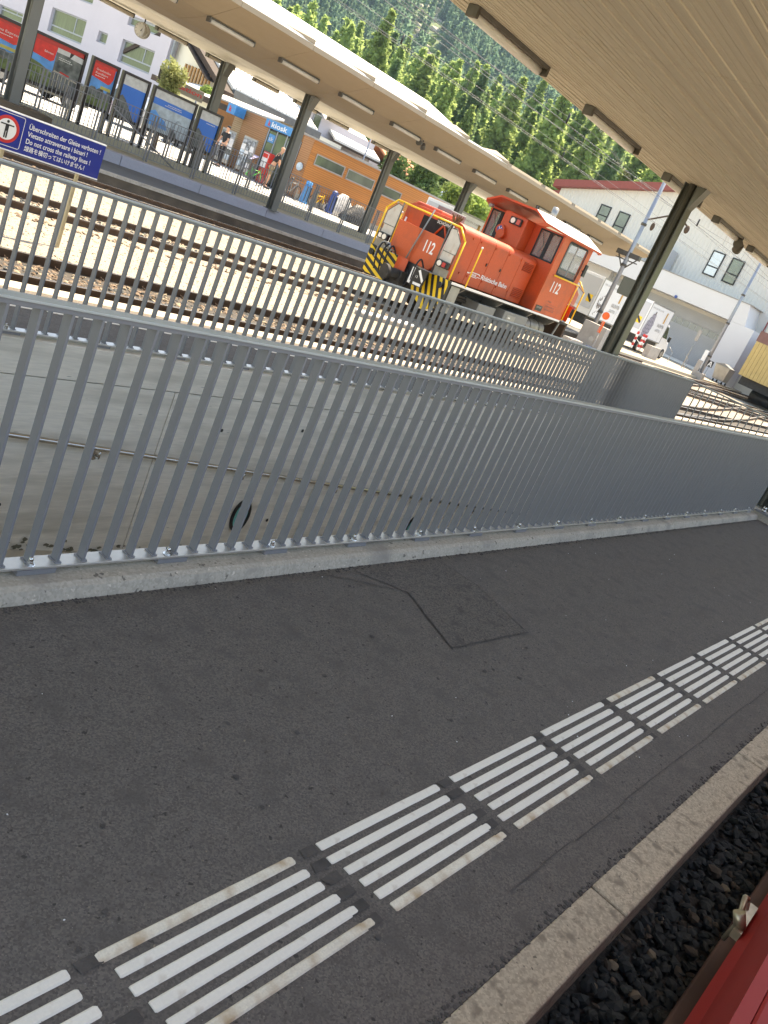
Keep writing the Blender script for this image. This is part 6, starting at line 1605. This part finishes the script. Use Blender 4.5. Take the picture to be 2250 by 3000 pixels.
def tree_proto(name, h, rad, mat, seed, lv=34, leafs=64, size=.6, gap=.1, droop=.1, power=.8, base=.10):
    rr = np.random.default_rng(seed); t = bpy.data.objects.new(name, None); COL.objects.link(t)
    V, F = foliage(lv, h, rad, rr, leafs, size, droop, base, power, gap)
    npmesh('crown', V, F, mat, parent=t)
    mb = MB().cyl((0, 0, -1), (0, 0, h*.96), .024*h*.5, 7, .02, False)
    for k in range(9):
        z = h*(.15+.08*k); a = rr.random()*6.28; mb.cyl((0, 0, z), (math.cos(a)*rad*.5*(1-z/h), math.sin(a)*rad*.5*(1-z/h), z-.1), .05, 4, .02, False)
    mb.build('trunk', M['bark'], t)
    return t
larch = [tree_proto('larch_tree', 20, 3.8, M['larch'], 10+k, size=.46, gap=.03, power=.85) for k in range(5)]+[tree_proto('larch_tree', 17, 3.2, M['larch2'], 31, size=.48, gap=.08, power=.6)]
sprc = [tree_proto('spruce_tree', 19, 2.6, M['spruce'], 50+k, size=.5, droop=.35) for k in range(2)]
usedp = set(); cnt = 0
def place(pr, x, y, z, s, rot, label, cat, group):
    if pr.name in usedp: o = copy_tree(pr)
    else: o = pr; usedp.add(pr.name)
    o.location = (x, y, z); o.scale = (s*1.15, s*1.15, s*random.uniform(.85, 1.1)); o.rotation_euler = (0, 0, rot)
    setp(o, label, cat, group)
LAB = {'larch_tree': ('light green larch standing in the forest edge on the hillside', 'light green larches of the forest edge'), 'spruce_tree': ('dark green spruce standing among the larches on the hillside', 'dark spruces among the larches')}
pts_used = []
tries = 0
while cnt < 296 and tries < 6000:
    tries += 1
    th = random.uniform(.44, .96); r = random.choice([random.uniform(125, 160), random.uniform(160, 195), random.uniform(195, 235)])
    if th > .78 and r < 150: continue
    x, y = r*math.cos(th), r*math.sin(th)
    if 68 < x < 108 and 16 < y < 50: continue
    if any((x-a)**2+(y-b)**2 < 4.1**2 for a, b in pts_used): continue
    pts_used.append((x, y)); cnt += 1
    pr = random.choice(larch) if random.random() < .86 else random.choice(sprc)
    s = random.uniform(.85, 1.15)*(1.0 if th < .8 else .85)
    kn = 'larch_tree' if pr in larch else 'spruce_tree'
    place(pr, x, y, hz(x, y)-.5, s, random.random()*6.28, LAB[kn][0], 'tree', LAB[kn][1])
# the larches beyond the first three hundred, joined
rr = np.random.default_rng(9); FP = []
for k in range(4): FP.append(foliage(22, 20., 3.7, rr, 15, .8, .1, .08, .8)[0])
VV = []
for k in range(330):
    th = random.uniform(.44, .98); q = random.uniform(150, 262)
    x, y = q*math.cos(th), q*math.sin(th)
    if 68 < x < 112 and 16 < y < 52: continue
    c_, s_ = math.cos(k), math.sin(k); V = FP[k % 4]*random.uniform(.8, 1.1)
    VV.append(np.stack([V[:, 0]*c_-V[:, 1]*s_, V[:, 0]*s_+V[:, 1]*c_, V[:, 2]], 1)+np.array([x, y, hz(x, y)-.5]))
VV = np.concatenate(VV)
npmesh('larch_forest', VV, np.arange(len(VV)).reshape(-1, 3), M['larch'], kind='stuff', label='denser light green larch stand filling the gaps of the forest edge', cat='forest')
# far forest, one joined mass of simple conifers
rr = np.random.default_rng(3)
protos_f = []
for k in range(5):
    V, F = foliage(13, 20., 2.7, rr, 4, 1.7, .25, .05, .75); protos_f.append((V/20., F))
N = 5200; VV = []; 
th = rr.uniform(.40, 1.10, N*2); r = 245+(rr.random(N*2)**.75)*440
n_ = 0
for a, q in zip(th, r):
    x, y = q*math.cos(a), q*math.sin(a)
    # pale rocky gully without trees
    g = abs((a-.735)-.00008*(q-700)+.012*math.sin(q*.02))
    if q > 380 and g < .014 and rr.random() < .85: continue
    if math.sin(x*.021)*math.cos(y*.019) > .93: continue
    V, F = protos_f[int(rr.integers(5))]; h = rr.uniform(14, 23); c_, s_ = math.cos(a*40), math.sin(a*40)
    W = V*np.array([h*1.1, h*1.1, h]); W = np.stack([W[:, 0]*c_-W[:, 1]*s_, W[:, 0]*s_+W[:, 1]*c_, W[:, 2]], 1)+np.array([x, y, hz(x, y)-1])
    VV.append(W); n_ += 1
    if n_ >= N: break
VV = np.concatenate(VV)
npmesh('far_forest', VV, np.arange(len(VV)).reshape(-1, 3), M['spruce_far'], kind='stuff', label='dense bluish conifer forest covering the far mountain slope', cat='forest')
rk = []
for q in np.linspace(390, 680, 200):
    a = .735+.00008*(q-700)-.012*math.sin(q*.02)+rr.normal()*.008; rk.append((q*math.cos(a), q*math.sin(a), hz(q*math.cos(a), q*math.sin(a))+1))
stones('rocks', [M['conc'], M['gravel_far'], M['leaf']], np.array(rk), 2.6, hills, w=[.4, .3, .3], kind='stuff')

# bushes and trees around the houses
def blob_tree(name, x, y, z, h, rad, mat, label, seed, n=2600, size=.28, trunk=True, group=None, tall=1.):
    rr = np.random.default_rng(seed); t = thing(name, (x, y, z), label, 'tree' if trunk else 'bush', group)
    nc = 16; C = []
    for k in range(nc):
        a = rr.random()*6.28; u = rr.random(); q = rad*.75*rr.random()**.5
        C.append((math.cos(a)*q*(1-u*.5), math.sin(a)*q*(1-u*.5), h*(.28+.66*u), rad*(.34+.25*rr.random())))
    C = np.array(C); i = rr.integers(nc, size=n)
    d = rr.normal(size=(n, 3)); d /= np.linalg.norm(d, axis=1, keepdims=True)
    c = C[i, :3]+d*C[i, 3:4]*(.55+.5*rr.random((n, 1)))*np.array([1, 1, tall])
    c[:, 2] = np.maximum(c[:, 2], .15)
    s = size*(.5+rr.random((n, 1))); d1 = rr.normal(size=(n, 3)); d1 /= np.linalg.norm(d1, axis=1, keepdims=True); d2 = rr.normal(size=(n, 3)); d2 /= np.linalg.norm(d2, axis=1, keepdims=True)
    V = (np.stack([c-d1*s*.5, c+d1*s*.5, c+d2*s*.9], 1).reshape(-1, 3))*1.0+np.array([x, y, z]) - np.array(origin_of(t))
    npmesh('crown', V, np.arange(len(V)).reshape(-1, 3), mat, parent=t)
    mb = MB().cyl((x, y, z-.3), (x, y, z+h*.7), .07*h**.6, 8, .05)
    for k in range(5): a = rr.random()*6.28; mb.cyl((x, y, z+h*.3), (x+math.cos(a)*rad*.6, y+math.sin(a)*rad*.6, z+h*.65), .05, 5, .02)
    mb.build('trunk', M['bark'], t)
    return t
blob_tree('willow_tree', 19.05, 26.75, .3, 2.75, .5, M['leaf_pale'], 'pale feathery willow bush right of the white apartment block', 61, 5200, .10, tall=1.3)
blob_tree('birch_tree', 35.2, 51.5, .3, 5.4, 1.2, M['leaf'], 'green tree between the apartment block and the chalet gable', 62, 3500, .25)
blob_tree('maple_tree', 31.6, 41.0, .3, 3.1, .7, M['leaf'], 'light green bush in front of the pale tiled roof', 63, 3500, .2)
blob_tree('birch_tree', 50.2, 43, .3, 4.9, 1.6, M['leaf_dark'], 'dark green tree right of the second pale roof', 64, 4200, .26)
blob_tree('pine_tree', 52.0, 41.5, .3, 4.9, 2.0, M['leaf_dark'], 'dark bushy pine above the end of the wooden wall', 65, 7000, .26)
blob_tree('birch_tree', 55.6, 41, .3, 4.6, 1.7, M['leaf'], 'sunlit green tree beyond the end of the wooden wall', 66, 5200, .26)
blob_tree('shrub', 57.8, 40.5, .0, 5.0, 1.5, M['leaf'], 'bright yellow-green shrub left of the locomotive cab', 67, 4600, .24)
blob_tree('birch_tree', 66, 46.5, .0, 5.6, 2.4, M['leaf'], 'broad green tree behind the locomotive cab', 68, 5200, .3)
for k, (xx, yy, s) in enumerate(((60, 60, 7), (66, 72, 8), (75, 66, 7), (84, 62, 7), (55, 74, 7.5), (45, 78, 7), (38, 80, 7), (90, 74, 8))):
    blob_tree('birch_tree', xx, yy, .5, s, s*.42, M['leaf' if k % 2 else 'leaf_dark'], 'bushy green tree at the foot of the hillside behind the houses', 80+k, 3200, .38, group='trees at the foot of the hillside')

# thin air between here and the mountain
hzb = MB().box(-60, 1250, -120, 1250, -5.2, 440)
hm_ = bpy.data.materials.new('air'); hm_.use_nodes = True
nt = hm_.node_tree; nt.nodes.clear(); ou = nt.nodes.new('ShaderNodeOutputMaterial'); pv = nt.nodes.new('ShaderNodeVolumePrincipled')
pv.inputs['Color'].default_value = (.5, .74, 1., 1); pv.inputs['Density'].default_value = .00014; pv.inputs['Anisotropy'].default_value = .2
nt.links.new(pv.outputs[0], ou.inputs['Volume'])
hzb.build('haze', hm_, None, kind='stuff', label='thin blue mountain haze filling the valley air', cat='haze')
